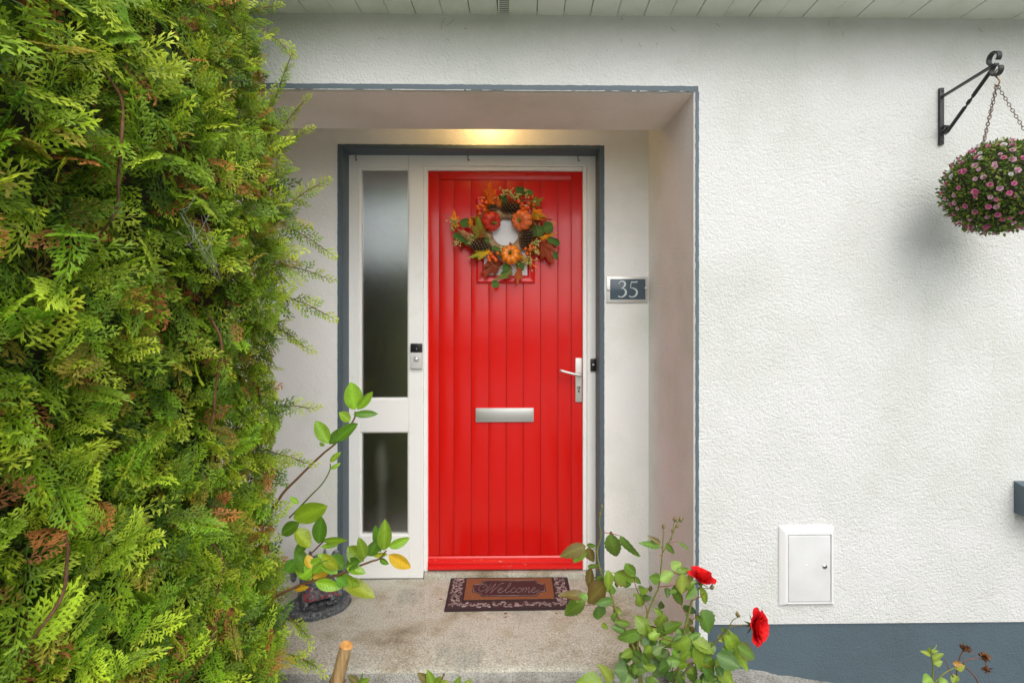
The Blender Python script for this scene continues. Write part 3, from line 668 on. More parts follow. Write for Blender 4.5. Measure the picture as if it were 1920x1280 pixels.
# little roses
def mini_rose(pink):
    g = G(); core = np.array((.55, .13, .27)) if pink == 0 else (np.array((.56, .30, .38)) if pink == 1 else np.array((.66, .60, .60)))
    for (nn, r, tilt, h) in ((6, .0110, .25, .000), (5, .0085, .7, .002), (4, .0055, 1.1, .004)):
        for k in range(nn):
            a = 2*math.pi*(k+.3*nn)/nn
            o_ = Vector((math.cos(a), math.sin(a), 0)); t_ = Vector((-math.sin(a), math.cos(a), 0)); up = Vector((0, 0, 1))
            dd = o_*math.cos(tilt)+up*math.sin(tilt); c0_ = up*h
            e = core*(1.0 if nn < 6 else 1.0); edge = np.minimum(core*1.6+.08, .85)
            g.add([c0_, c0_+dd*r*.6+t_*r*.5, c0_+dd*r+t_*r*.32, c0_+dd*r*1.08, c0_+dd*r-t_*r*.32, c0_+dd*r*.6-t_*r*.5, c0_+dd*r*.55-up*.0008],
                  [(0, 1, 6), (1, 2, 6), (2, 3, 6), (3, 4, 6), (4, 5, 6), (5, 0, 6)], [core*.7, core, edge, edge, edge, core, core])
    return mkmesh('flower', np.vstack(g.V), g.F, M_petal, np.vstack(g.C))
mr = [mini_rose(0), mini_rose(1), mini_rose(2)]; nf = 280
for i in range(nf):
    nrm = (sph(i, nf)+Vector(rng.normal(0, .06, 3))).normalized()
    if nrm.y > .55: continue
    M = Matrix.Translation(Vector((XBc, YB_, zc))+nrm*RB*random.uniform(.97, 1.03)) @ nrm.to_track_quat('Z', 'Y').to_matrix().to_4x4() @ Matrix.Rotation(random.uniform(0, 6), 4, 'Z') @ Matrix.Scale(random.uniform(.5, .9), 4)
    link('flower', mr[random.choices([0, 1, 2], [.60, .34, .06])[0]], ball, M)

# ================================================================== LEAVES
CAMV = Vector((0, 0, EYE))
def leaf_geo(Ln, W, kind, fold=.25, curl=.1, nu=9, wave=0.0, seed=0, asym=0.0):
    us = np.linspace(0, 1, nu); vs = (-1, -.55, 0, .55, 1); V = []; C = []
    for i, u in enumerate(us):
        if kind == 'laurel': w_ = W/2*(math.sin(math.pi*min(1, u**.85))**.75)*(1+.25*(u-.5))
        elif kind == 'round': w_ = W/2*math.sqrt(max(0, 1-(2*u-1)**2))
        else: w_ = W/2*(math.sin(math.pi*u**.72)**.85)
        for v in vs:
            x = v*w_*(1+asym*v)
            y = u*Ln
            if kind == 'rose' and abs(v) == 1 and 0 < i < nu-1:
                y += Ln*.02; x *= 1.06 if i % 2 else .93
            z = fold*abs(x)-curl*Ln*(u-.1)**2+wave*Ln*math.sin(u*7+seed+v*1.5)*abs(v)+W*.03*nz3(u*3+seed, v*2, seed)
            V.append((x, y, z))
    n = 5; Fc = [(i*n+j, i*n+j+1, (i+1)*n+j+1, (i+1)*n+j) for i in range(nu-1) for j in range(4)]
    return V, Fc
def leaf_col(V, W, c, vein=1.35, edge=None):
    c = np.array(c); out = []
    for (x, y, z) in V:
        k = abs(x)/(W/2+1e-6); q = c*(vein if k < .08 else 1.0)
        if edge is not None and k > .6: q = q*(1-.6)+np.array(edge)*.6
        out.append(q)
    return out
def place_leaf(name, base, tip, W, kind, c, parent, m, roll=0.0, fold=.25, curl=.12, wave=0.0, petiole=0.0, edge=None, seed=None):
    seed = random.uniform(0, 50) if seed is None else seed
    base, tip = Vector(base), Vector(tip); d = tip-base; Ln = d.length; d.normalize()
    toc = (CAMV-(base+tip)/2).normalized(); nrm = (toc-d*toc.dot(d)).normalized()
    nrm = Matrix.Rotation(roll, 3, d) @ nrm; x = d.cross(nrm)
    V, Fc = leaf_geo(Ln, W, kind, fold, curl, 13 if kind == 'rose' else 10, wave, seed)
    C = leaf_col(V, W, c, edge=edge)
    M = Matrix(((x.x, d.x, nrm.x, base.x), (x.y, d.y, nrm.y, base.y), (x.z, d.z, nrm.z, base.z), (0, 0, 0, 1)))
    return link(name, mkmesh(name, V, Fc, m, C), parent, M)

# ---- cherry laurel shrub
def cl(x, y): return 520+x*.375, 700+y*.375
GL = (.21, .38, .02); GD = (.10, .25, .02); YG = (.30, .36, .015); YE_ = (.62, .40, .02)
laurel = thing('laurel_shrub', (at(560, 1100, 1.72).x-.05, 1.72, -.17), 'young laurel shoots with glossy light green leaves and a few yellow ones beside the hedge', 'shrub')
LY = 1.72
def stem(name, pts, Y, r0, r1, parent, m, tf=cl, col_=(1, 1, 1)):
    P = [at(*tf(*p[:2]), Y+(p[2] if len(p) > 2 else 0)) for p in pts]; P = catmull(P, 5)
    g = G(); g.tube(P, list(np.linspace(r0, r1, len(P))), 7, col_); return g.obj(name, m, parent)
M_gstem = leafmat('green_stem', .5, 0, .05)
sc = (.16, .08, .03); sg = (.13, .17, .04)
stem('stem', [(-90, 760, .02), (0, 640), (35, 590), (100, 525), (170, 455), (235, 395), (300, 340), (380, 235), (390, 190)], LY, .0045, .0025, laurel, M_gstem, col_=sc)
stem('stem', [(60, 720, .03), (110, 670, .03), (165, 612), (225, 550), (262, 485), (265, 450)], LY, .003, .0018, laurel, M_gstem, col_=sg)
stem('stem', [(-60, 1140, .0), (60, 1080), (150, 1045), (290, 1010), (400, 965), (470, 938), (510, 925), (545, 885)], LY-.02, .0048, .0025, laurel, M_gstem, col_=sc)
stem('stem', [(60, 960), (160, 905), (210, 858), (240, 830)], LY, .003, .002, laurel, M_gstem, col_=sc)
LL = [(385,182,368,42,84,GL),(400,180,478,85,42,GL),(380,205,500,200,36,GD),(365,238,306,195,46,GL),(255,350,190,235,62,GL),(258,352,340,268,52,GD),(290,335,403,250,62,GD),(235,362,210,345,16,GL),
 (262,442,318,392,26,GL),(265,478,315,450,20,GL),(80,725,255,658,92,GL),(205,850,222,710,66,GD),(85,775,165,868,72,(.26,.36,.02)),(60,618,110,650,24,GL),(20,800,112,745,60,GD),
 (225,835,352,832,30,GL),(220,866,300,854,24,GL),(432,938,350,866,76,GL),(438,925,412,830,50,GL),(452,912,512,826,56,GD),(515,892,492,756,50,GD),(532,884,540,740,64,GL),(556,866,660,828,44,GL),
 (480,912,552,905,24,YG),(512,926,552,952,26,GD),(555,905,668,968,62,YE_),(300,1000,205,898,66,GL),(332,975,266,908,62,GD),(340,965,408,938,56,GD),(345,972,440,992,42,GL),(292,1008,402,1062,54,GL),
 (188,1042,320,1072,52,GL),(320,1030,490,1116,72,YG),(172,1032,88,940,74,GL),(150,1000,88,868,60,GD),(175,1000,255,925,54,GL),(172,1020,262,985,46,YE_),(148,905,168,975,42,YE_),(86,1080,156,1066,26,YE_),
 (160,960,230,935,50,GL),(300,1020,345,1060,50,GD),(95,900,150,830,44,GD),(110,1020,180,965,60,GL),(40,990,100,930,60,GD),(225,905,300,985,50,YG)]
for i, (bx_, by_, tx, ty, wd, c) in enumerate(LL):
    Y0 = LY-.02+random.uniform(-.02, .02); b_ = at(*cl(bx_, by_), Y0); t_ = at(*cl(tx, ty), Y0-random.uniform(-.015, .035))
    k = random.uniform(.8, 1.2)
    o = place_leaf('leaf', b_, t_, wd*.375*Y0/1000*1.12, 'laurel', tuple(q*k for q in c), laurel, M_leaf, roll=random.uniform(-.5, .5), fold=random.uniform(.15, .4), curl=random.uniform(-.1, .25), wave=.01)
    if c is YE_: o['label'] = 'yellowed leaf'

# ---- rose bush
def cr(x, y): return 1020+x*.2812, 920+y*.2812
RY = 1.70
rose = thing('rose_bush', (at(1240, 1280, RY).x, RY, -.17), 'rose bush with two red blooms and spent buds in front of the porch corner', 'rose bush')
RS = (.15, .17, .035); RR = (.22, .05, .03)
for pts, r0, r1, c in (
 ([(640,1500),(640,1280),(600,1050),(500,850),(450,700),(400,590),(370,510),(355,400),(380,300),(368,200),(385,120)], .005, .0016, RS),
 ([(660,1400),(640,1150),(625,1010),(680,900),(690,820),(740,700),(765,640),(780,520),(790,400),(798,240)], .0045, .0018, RS),
 ([(790,410),(835,340),(860,280),(880,230),(905,190)], .002, .0014, RS),
 ([(850,330),(855,280),(870,200)], .0016, .0012, RS),
 ([(870,1500),(880,1280),(920,1100),(935,940),(965,820),(990,720),(1040,640),(1050,610)], .005, .002, RS),
 ([(860,1380),(900,1260),(1000,1140),(1100,1050),(1200,950),(1240,905),(1310,895),(1370,900)], .0035, .002, (.10,.10,.03)),
 ([(1235,905),(1260,860),(1300,838)], .0016, .0012, RS), ([(1040,640),(1080,650),(1115,645)], .0014, .0012, RS),
 ([(355,400),(320,375),(285,362)], .0014, .001, RS), ([(380,275),(440,282),(500,296)], .0014, .001, RR), ([(835,345),(900,340),(960,375)], .0013, .0008, RR),
 ([(790,385),(760,355),(700,345)], .0013, .0009, RR), ([(490,850),(460,770),(380,755),(280,762)], .0018, .001, RR), ([(370,510),(420,540),(480,545)], .0014, .001, RS), ([(370,520),(310,505)], .0013, .001, RR),
 ([(600,560),(610,630),(640,700),(680,780),(686,840)], .0015, .0013, RR), ([(765,640),(830,632),(900,628)], .0014, .001, RR), ([(860,540),(930,560)], .0013, .001, RR),
 ([(680,945),(770,970),(800,985),(860,1000)], .0016, .001, RR), ([(625,1050),(590,1040),(560,1070)], .0016, .001, (.3,.08,.03)), ([(965,820),(930,790),(905,740)], .0014, .001, RR),
 ([(940,920),(990,860),(1060,790)], .0014, .001, RR), ([(935,960),(975,985),(1010,1040)], .0016, .001, RS), ([(860,1280),(855,1160),(855,1070)], .0018, .0012, (.06,.09,.02)),
 ([(870,1200),(900,1170),(960,1150)], .0016, .001, (.3,.08,.03)), ([(1000,1150),(1060,1160),(1110,1180)], .0014, .001, RR), ([(990,730),(1050,700),(1070,680)], .0013, .001, RR)):
    stem('stem', pts, RY, r0, r1, rose, M_gstem, cr, c)
g = G()
for (x, y, s_) in ((455,705,1),(765,700,1),(480,815,-1),(965,850,1),(945,900,1),(780,430,-1),(860,1180,1),(378,330,-1),(505,880,-1)):
    p = at(*cr(x, y), RY); g.tube([p, p+Vector((.007*s_, 0, .001))], [.0018, .0002], 5, (.35, .05, .03))
g.obj('thorns', M_gstem, rose, kind='stuff')
G1 = (.10,.20,.020); G2 = (.17,.28,.025); G3 = (.06,.14,.018); G4 = (.26,.34,.05); BZ = (.15,.115,.025)
RLs = [(280,365,105,440,80,BZ,1),(260,368,200,478,92,G2,0),(290,378,328,476,66,BZ,0),(285,360,348,368,26,G1,0),(440,285,485,470,96,G1,1),(505,298,637,468,56,G1,1),(438,272,468,305,22,BZ,0),
 (782,368,636,346,44,G1,0),(780,352,695,298,26,BZ,0),(815,345,868,424,38,G1,0),(898,340,978,402,22,G1,0),(312,508,296,662,52,BZ,0),(290,505,372,494,28,G1,0),(425,525,440,690,62,G2,1),(385,560,410,640,50,G1,0),
 (412,612,292,748,116,BZ,1),(462,728,340,752,50,G3,0),(275,748,122,808,104,G1,0),(290,705,98,678,64,BZ,0),(360,764,366,862,88,G3,0),(290,690,215,740,60,G1,0),(540,482,612,575,66,G1,0),(468,548,615,600,112,G2,1),(598,565,645,622,34,G1,0),
 (632,648,694,664,54,G2,0),(628,690,652,782,66,G2,0),(655,704,714,716,44,G3,0),(772,592,698,572,64,G1,0),(770,594,866,540,74,G2,0),(850,520,918,478,66,G2,0),(868,545,985,525,44,G1,0),(820,642,826,708,42,G3,0),
 (926,552,916,684,90,G4,1),(1010,640,948,722,70,G1,0),(868,648,922,775,56,G1,0),(935,758,1012,832,62,G3,0),(1042,636,1098,775,46,G2,0),(1050,790,1125,952,120,G3,1),(575,892,463,868,42,G1,0),(535,932,452,902,54,G3,0),
 (645,930,492,1000,80,G1,0),(692,945,612,830,92,G2,0),(706,895,778,965,70,BZ,0),(640,960,545,1025,56,BZ,0),(682,940,692,1075,86,G4,1),(760,905,800,828,74,G2,0),(778,935,925,875,76,G1,0),(868,918,965,972,46,G1,0),
 (958,976,1048,950,42,G1,0),(786,980,856,1062,60,G2,0),(975,985,848,1050,96,G2,0),(972,985,1145,1078,82,G2,0),(1000,1035,1138,1235,112,G2,1),(950,1050,1002,1105,64,G2,0),(815,1130,922,1142,62,G1,0),(665,1058,745,1140,84,G3,0),
 (588,1062,530,1150,48,G3,0),(590,1100,655,1155,50,G3,0),(562,1180,698,1192,68,G1,0),(560,1200,462,1192,112,G3,0),(690,1145,845,1215,96,G3,0),(450,1285,382,1160,76,G4,0),(400,1300,218,1262,122,G2,1),(580,1225,510,1300,76,G1,0),
 (740,1240,700,1330,104,G1,0),(958,1148,1025,1300,72,G1,0),(1060,1240,1130,1300,92,G1,0),(1138,1128,1265,1300,112,G2,1),(1190,915,1375,1210,98,G2,1),(1290,1035,1415,1115,92,G1,0),(1148,1092,1305,1175,104,G3,0),(1178,912,1245,960,32,G1,0),
 (1155,992,1215,968,42,G4,0),(830,1060,760,1130,60,G3,0),(760,1010,700,1000,50,G3,0),(1130,1010,1080,1090,60,G1,0),(880,1200,830,1280,70,G3,0),(620,1150,600,1250,60,G3,0),(1100,1200,1050,1300,70,G3,0),(940,640,1010,600,48,G1,0),(1060,860,1000,830,40,G1,0)]
rf = random.Random(17)
for k in range(62):
    x_, y_ = rf.uniform(480, 1230), rf.uniform(960, 1330)
    if x_ > 1000 and y_ < 1040: continue
    a_ = rf.uniform(0, 6.28); l_ = rf.uniform(60, 105); RLs.append((x_, y_, x_+l_*math.cos(a_), y_+l_*math.sin(a_), l_*rf.uniform(.55, .75), rf.choice((G1, G3, G3, G1, G2)), 0))
for k in range(26):
    x_, y_ = rf.uniform(380, 1080), rf.uniform(560, 960); a_ = rf.uniform(0, 6.28); l_ = rf.uniform(40, 70)
    RLs.append((x_, y_, x_+l_*math.cos(a_), y_+l_*math.sin(a_), l_*rf.uniform(.5, .7), rf.choice((G1, G3, G1, G2, BZ)), 0))
for (bx_, by_, tx, ty, wd, c, big) in RLs:
    Y0 = RY+random.uniform(-.03, .03); b_ = at(*cr(bx_, by_), Y0); t_ = at(*cr(tx, ty), Y0-random.uniform(-.02, .03))
    k = random.uniform(.8, 1.2); W = wd*.2812*Y0/1000*1.15
    o = place_leaf('leaf', b_, t_, W, 'rose', tuple(q*k for q in c), rose, M_rleaf, roll=random.uniform(-.6, .6), fold=random.uniform(.1, .45), curl=random.uniform(-.05, .35), wave=.02, edge=(.16, .06, .02) if (c is BZ or random.random() < .3) else None)
    if c is BZ: o['label'] = 'bronze tinged leaf'
# flowers
def petal_mesh(l, w_, cup, flare, c, c2, seed):
    V = []; C = []; nu, nv = 8, 7
    for i in range(nu):
        u = i/(nu-1)
        for j in range(nv):
            v = -1+2*j/(nv-1); ww = w_*(.16+.84*math.sin(math.pi*.5*min(1, u*1.25))**.8)*(1-.42*max(0, u-.62)/.38*abs(v)**2)
            a = v*1.0
            x = ww*.5*math.sin(a)/math.sin(1.0); y = cup*ww*.5*(1-math.cos(a))
            r = l*u*(1-.07*abs(v)**2.5*u); fl = flare*l*u**2.2
            z = r; y2 = -y+fl+.05*l*u*nz3(seed+u*2, v*2.5, seed)
            V.append((x, y2, z)); k = (u**2); C.append(np.array(c)*(1-k)+np.array(c2)*k)
    Fc = [(i*nv+j, i*nv+j+1, (i+1)*nv+j+1, (i+1)*nv+j) for i in range(nu-1) for j in range(nv-1)]
    return mkmesh('petal', V, Fc, M_petal, C)
def rose_flower(center, axis, size, label, lay):
    axis = Vector(axis).normalized(); base = Vector(center)-axis*size*.35
    g = G(); q = axis.to_track_quat('Z', 'Y').to_matrix().to_4x4(); T = Matrix.Translation(base) @ q
    g.sphere((0, 0, -.002), size*.16, (.10, .16, .03), 10, 7, (1, 1, 1.3))
    for k in range(5):
        a = k*1.2566; o_ = Vector((math.cos(a), math.sin(a), 0)); t_ = Vector((-math.sin(a), math.cos(a), 0))
        g.add([t_*.004, -t_*.004, o_*size*.45-t_*.003-Vector((0, 0, size*.10)), o_*size*.72-Vector((0, 0, size*.24)), o_*size*.45+t_*.003-Vector((0, 0, size*.10))], [(0, 1, 2, 4), (2, 3, 4)], (.12, .2, .03))
    fl = g.obj('flower', M_gstem, rose, M=T); fl['label'] = label
    for (n, l, w2, rad, tilt, flare) in lay:
        for k in range(n):
            a = 2*math.pi*k/n+n*.7+random.uniform(-.15, .15); s_ = random.uniform(.9, 1.1)
            me = petal_mesh(l*size*s_, w2*size, .9, flare*random.uniform(.7, 1.3), (.55, .005, .008), (.85, .018, .022), random.uniform(0, 50))
            M = T @ Matrix.Rotation(a, 4, 'Z') @ Matrix.Translation((0, rad*size, 0)) @ Matrix.Rotation(-tilt, 4, 'X')
            link('petal', me, fl, M)
c1_ = at(*cr(1052, 585), RY)
rose_flower(c1_, (.15, -.15, .95), .043, 'half open red rose seen from below its sepals', [(5, 1.05, 1.25, .10, .62, .35), (5, .98, 1.0, .08, .30, .12), (3, .85, .8, .04, .1, 0), (3, .7, .6, .02, 0, 0)])
c2_ = at(*cr(1425, 905), RY)
rose_flower(c2_, (.62, -.74, .16), .050, 'wide open red rose hanging over the slate plinth', [(6, 1.08, 1.2, .1, .95, .3), (6, 1.0, 1.1, .1, .65, .2), (5, .88, .95, .08, .5, .1), (4, .7, .7, .05, .25, 0), (3, .5, .5, .02, .1, 0)])
def bud(p, ax, s, c=(.13, .17, .04), c2=(.30, .16, .07), parent=rose):
    ax = Vector(ax).normalized(); T = Matrix.Translation(p) @ ax.to_track_quat('Z', 'Y').to_matrix().to_4x4(); g = G()
    P = [(0, 0, z*s) for z in (-.1, .15, .45, .8, 1.15, 1.5, 1.9)]; g.tube(P, [.12*s, .42*s, .5*s, .42*s, .3*s, .14*s, .02*s], 9)
    C = np.array([np.array(c)*(1-min(1, max(0, v[2]/(1.6*s))))+np.array(c2)*min(1, max(0, v[2]/(1.6*s))) for v in g.V[0]]); g.C = [C]
    for k in range(5):
        a = k*1.2566; o_ = Vector((math.cos(a), math.sin(a), 0)); t_ = Vector((-math.sin(a), math.cos(a), 0)); z = Vector((0, 0, s))
        g.add([o_*s*.35+t_*s*.2, o_*s*.35-t_*s*.2, o_*s*.62+z*.6-t_*s*.15, o_*s*.8+z*1.5, o_*s*.62+z*.6+t_*s*.15], [(0, 1, 2, 4), (2, 3, 4)], c)
    return g.obj('bud', M_gstem, parent, M=T)
for (x, y, ax, s) in ((797,250,(0,0,1),.0072),(875,205,(-.1,0,1),.0075),(908,205,(.15,0,1),.009),(885,245,(.1,0,1),.0065),(856,275,(0,0,1),.005),(385,115,(.05,0,1),.006),(375,165,(-.2,0,1),.005),(1115,655,(.2,0,.8),.008),(1298,838,(-.3,0,.7),.0085)):
    bud(at(*cr(x, y), RY), ax, s*1.35)

# ---- low rose shoots at the bottom edge
def idt(x, y): return x, y
low = thing('rose_shoot', (at(815, 1300, 1.45).x, 1.45, -.17), 'low reddish green rose shoot with a pointed bud in front of the step', 'rose bush')
stem('stem', [(800, 1400), (812, 1330), (815, 1290), (829, 1272), (831, 1262)], 1.45, .003, .0014, low, M_gstem, idt, RR)
bud(at(832, 1266, 1.45), (0.1, 0, 1), .0058, parent=low)
for (a, b, c, d, wd, cc) in ((815,1285,783,1262,20,BZ),(812,1288,802,1256,18,G2),(815,1288,826,1268,16,G2),(816,1290,840,1276,18,G4),(812,1292,782,1284,18,G2),(850,1300,862,1268,16,G2),(852,1302,884,1274,18,G4),(845,1300,868,1290,20,G2)):
    place_leaf('leaf', at(a, b, 1.45), at(c, d, 1.44), wd*1.45/1000, 'rose', cc, low, M_rleaf, roll=random.uniform(-.4, .4))
low2 = thing('rose_shoot', (at(668, 1300, 1.40).x, 1.40, -.17), 'tiny rose shoot just right of the cut wooden stake', 'rose bush')
stem('stem', [(668, 1380), (670, 1310), (674, 1285), (680, 1262)], 1.40, .0025, .0012, low2, M_gstem, idt, RS)
for (a, b, c, d, wd, cc) in ((672,1280,652,1266,14,BZ),(672,1284,692,1272,16,G2),(674,1284,680,1261,5,G1),(670,1288,660,1282,14,G2)):
    place_leaf('leaf', at(a, b, 1.40), at(c, d, 1.39), wd*1.4/1000, 'rose', cc, low2, M_rleaf, roll=.2)

# ---- spent rose at the right bottom
def c8(x, y): return 1400+x*.3125, 880+y*.3125
old = thing('spent_rose', (at(1755, 1300, 1.6).x, 1.6, -.17), 'spent rose with brown withered flower heads before the slate plinth', 'rose bush')
for pts, r0, r1, c in (([(1100,1450),(1112,1280),(1120,1180),(1105,1110),(1090,1070)], .003, .0015, RS), ([(1100,1090),(1130,1070),(1140,1050)], .0014, .001, G4), ([(1110,1300),(1180,1225),(1250,1185)], .0025, .0016, RS), ([(1255,1290),(1262,1200),(1280,1120),(1300,1085)], .002, .0014, (.12,.05,.02)),
 ([(1400,1400),(1385,1270),(1340,1210),(1300,1160),(1340,1135),(1400,1128)], .002, .0014, (.16,.06,.03)), ([(1245,1250),(1215,1200),(1185,1130)], .0014, .001, (.16,.06,.03)), ([(1400,1128),(1430,1150),(1440,1190)], .0014, .001, (.16,.06,.03))):
    stem('stem', pts, 1.6, r0, r1, old, M_gstem, c8, c)
def dead(p, s, n, ax=(0, 0, 1)):
    g = G(); T = Matrix.Translation(p) @ Vector(ax).to_track_quat('Z', 'Y').to_matrix().to_4x4()
    g.sphere((0, 0, 0), s*.4, (.13, .055, .025), 8, 6)
    for k in range(n):
        d = Vector(rng.normal(0, 1, 3)); d.z = abs(d.z)*.9-.25; d.normalize(); t_ = d.orthogonal().normalized()*s*.28; u = d.cross(t_)*.5; l = s*random.uniform(.7, 1.2)
        kk = random.uniform(.6, 1.5); g.add([d*.2*s, d*l*.6+t_+u, d*l-u*.8, d*l*.6-t_+u*.3], [(0, 1, 2), (0, 2, 3)], np.array((.20, .085, .035))*kk)
    return g.obj('withered_flower', M_fab, old, M=T)
dead(at(*c8(1312, 1075), 1.6), .018, 40); dead(at(*c8(1425, 1125), 1.6), .017, 34, (.5, 0, .8)); dead(at(*c8(1442, 1195), 1.6), .016, 26, (.2, 0, -1))
for (a, b, c, d, wd, cc) in ((1105,1110,1048,1088,26,G4),(1112,1140,1180,1100,34,G4),(1118,1160,1175,1150,40,G4),(1110,1250,1060,1275,60,G2),(1250,1190,1310,1175,40,YG),(1262,1230,1235,1280,40,G4),(1235,1160,1300,1170,30,(.4,.2,.03)),(1102,1100,1095,1066,20,G4),(1105,1095,1150,1085,20,G4),(1200,1260,1160,1300,50,G2)):
    place_leaf('leaf', at(*c8(a, b), 1.6), at(*c8(c, d), 1.59), wd*.3125*1.6/1000*1.1, 'rose', cc, old, M_rleaf, roll=random.uniform(-.5, .5))

# ---- wooden stake
SYk = 1.28; pt = at(649, 1210, SYk); pb = at(626, 1300, SYk)
stake = thing('wooden_stake', (pb.x-.02, SYk, -.2), 'round sawn wooden stake standing at the bottom edge of the view', 'stake')
g = G(); dirv = (pt-pb).normalized(); p_low = pb-dirv*.32
V = []
P = [p_low, pb, pb.lerp(pt, .5), pt]; g.tube(P, [.0165, .0155, .0155, .015], 22, cap=False); g.obj('post', M_wood, stake)
g = G(); tl = (dirv+Vector((0, -.25, 0))).normalized(); a = tl.orthogonal().normalized(); b = tl.cross(a)
g.add([pt+dirv*.001]+[pt+dirv*.0+(a*math.cos(t)+b*math.sin(t))*.0153 for t in np.linspace(0, 2*math.pi, 22, endpoint=False)], [(0, i+1, (i+1) % 22+1) for i in range(22)]); g.obj('cut_end', M_cut, stake)
g = G(); pr = at(632, 1279, SYk); g.tube([pr-dirv*.006, pr, pr+dirv*.006], [.018, .0195, .018], 18); g.obj('tie', M_twig, stake)

# ================================================================== DOORMAT
m00, m10, m11, m01 = at_z(832.5, 1144, .008), at_z(1076, 1140, .008), at_z(1061.5, 1069, .008), at_z(848, 1070, .008)
cen = (m00+m10+m11+m01)/4
matt = thing('doormat', (cen.x, cen.y, 0), 'rectangular rubber doormat reading Welcome in front of the red door', 'doormat')
def mpm(u, v, t): 
    p = (m00*(1-u)+m10*u)*(1-v)+(m01*(1-u)+m11*u)*v; return (p.x, p.y, .006+t)
M_mat = mat('dark_mat_rubber', (.03, .02, .022), .7)
M_matb = mat('bronze_scroll_rubber', (.17, .11, .105), .6); L(M_matb, ramp(M_matb, noise_n(M_matb, coords(M_matb), 30, 4), [(.3, (.15, .09, .085)), (.7, (.42, .32, .30))]), B(M_matb).inputs['Base Color'])
M_coir = mat('orange_brown_coir', (.30, .115, .04), .95); L(M_coir, ramp(M_coir, noise_n(M_coir, coords(M_coir), 260, 3), [(.3, (.13, .045, .018)), (.7, (.33, .125, .045))]), B(M_coir).inputs['Base Color'])
M_plaque = mat('dark_plum_rubber', (.040, .024, .027), .5)
def quadplate(name, u0, u1, v0, v1, t0, t1, m):
    g = G(); V = [mpm(u, v, t) for t in (t0, t1) for (u, v) in ((u0, v0), (u1, v0), (u1, v1), (u0, v1))]
    g.add(V, [(0, 3, 2, 1), (4, 5, 6, 7), (0, 1, 5, 4), (1, 2, 6, 5), (2, 3, 7, 6), (3, 0, 4, 7)]); return g.obj(name, m, matt, False)
quadplate('mat_base', 0, 1, 0, 1, -.005, .0, M_mat)
quadplate('border_field', .015, .985, .035, .965, .0005, .0012, mat('plum_border_rubber', (.045, .027, .03), .7))
quadplate('inner_rim', .128, .872, .20, .80, .0014, .0032, M_mat)
quadplate('coir_field', .140, .860, .228, .772, .0034, .0046, M_coir)
# plaque with notched corners
pl = [(.20, .40), (.225, .40), (.262, .36), (.278, .29), (.722, .29), (.738, .36), (.775, .40), (.80, .40), (.80, .60), (.775, .60), (.738, .64), (.722, .71), (.278, .71), (.262, .64), (.225, .60), (.20, .60)]
g = G(); n = len(pl); g.add([mpm(u, v, .0048) for u, v in pl]+[mpm(u, v, .0062) for u, v in pl], [tuple(range(n, 2*n))]+[(i, (i+1) % n, n+(i+1) % n, n+i) for i in range(n)]); g.obj('plaque', M_plaque, matt, False)
g = G()
for i in range(n):
    a, b = pl[i], pl[(i+1) % n]
    g.tube([mpm(a[0]*.97+.015, a[1]*.92+.04, .0066), mpm(b[0]*.97+.015, b[1]*.92+.04, .0066)], .0011, 5)
g.obj('plaque_rim', M_matb, matt)
WS = [[(.9,1.55),(.5,1.72),(.1,1.45),(.02,.9),(.4,.5),(.95,.7),(1.15,1.15),(.85,1.4),(.5,1.1)],[(1.45,1.8),(1.3,1.0),(1.12,.2)],[(1.12,.2),(1.6,.95),(2.1,1.75)],[(2.1,1.75),(1.92,.9),(1.82,.2)],[(1.82,.2),(2.3,1.0),(2.7,1.65),(3.2,1.85)],
 [(2.6,.5),(3.0,.7),(3.15,.95),(2.9,1.02),(2.7,.6),(2.85,.22),(3.2,.28),(3.55,.6)],[(3.55,.6),(4.05,1.35),(4.15,1.8),(3.95,1.78),(3.75,1.0),(3.7,.35),(3.95,.22),(4.3,.5)],
 [(4.9,.85),(4.7,1.02),(4.42,.7),(4.45,.3),(4.75,.22),(5.1,.5)],[(5.5,1.02),(5.2,.8),(5.15,.35),(5.42,.22),(5.72,.6),(5.6,.97),(5.5,.92),(5.95,.8)],
 [(5.95,1.0),(5.92,.6),(5.86,.22)],[(5.9,.45),(6.2,.98),(6.38,.88),(6.28,.22)],[(6.3,.45),(6.6,.98),(6.8,.85),(6.72,.3),(6.9,.25),(7.1,.5)],[(7.05,.5),(7.45,.72),(7.55,.95),(7.32,1.02),(7.12,.6),(7.27,.22),(7.65,.28),(8.1,.62)]]
g = G()
for s_ in WS:
    P = catmull([(u, v, 0) for u, v in s_], 5)
    g.tube([mpm(.235+(p.x+.22*p.y)*.52/8.4, .345+p.y*.155, .0068) for p in P], .0017, 5)
M_letter = mat('worn_raised_lettering', (.20, .15, .15), .45)
g.obj('welcome_lettering', M_letter, matt)
# moulded scrolls round the border
g = G(); random.seed(11)
def curlz(u, v, s, a0, tw):
    P = []
    for i in range(12):
        t = i/11; a = a0+tw*t*4.2; r = s*(1-.8*t); P.append(mpm(u+r*math.cos(a)/.60, v+r*math.sin(a)/.37, .0022))
    g.tube(P, [.0045*(1-.55*i/11) for i in range(12)], 5)
for k in range(34):
    u = .035+.93*k/33
    for v in (.115, .885): curlz(u, v+random.uniform(-.02, .02), random.uniform(.012, .021), random.uniform(0, 6), random.choice((-1, 1)))
for k in range(15):
    v = .16+.68*k/14
    for u in (.050, .095, .905, .950): curlz(u, v, random.uniform(.011, .018), random.uniform(0, 6), random.choice((-1, 1)))
g.obj('moulded_scrolls', M_matb, matt, kind='stuff'); random.seed(21)

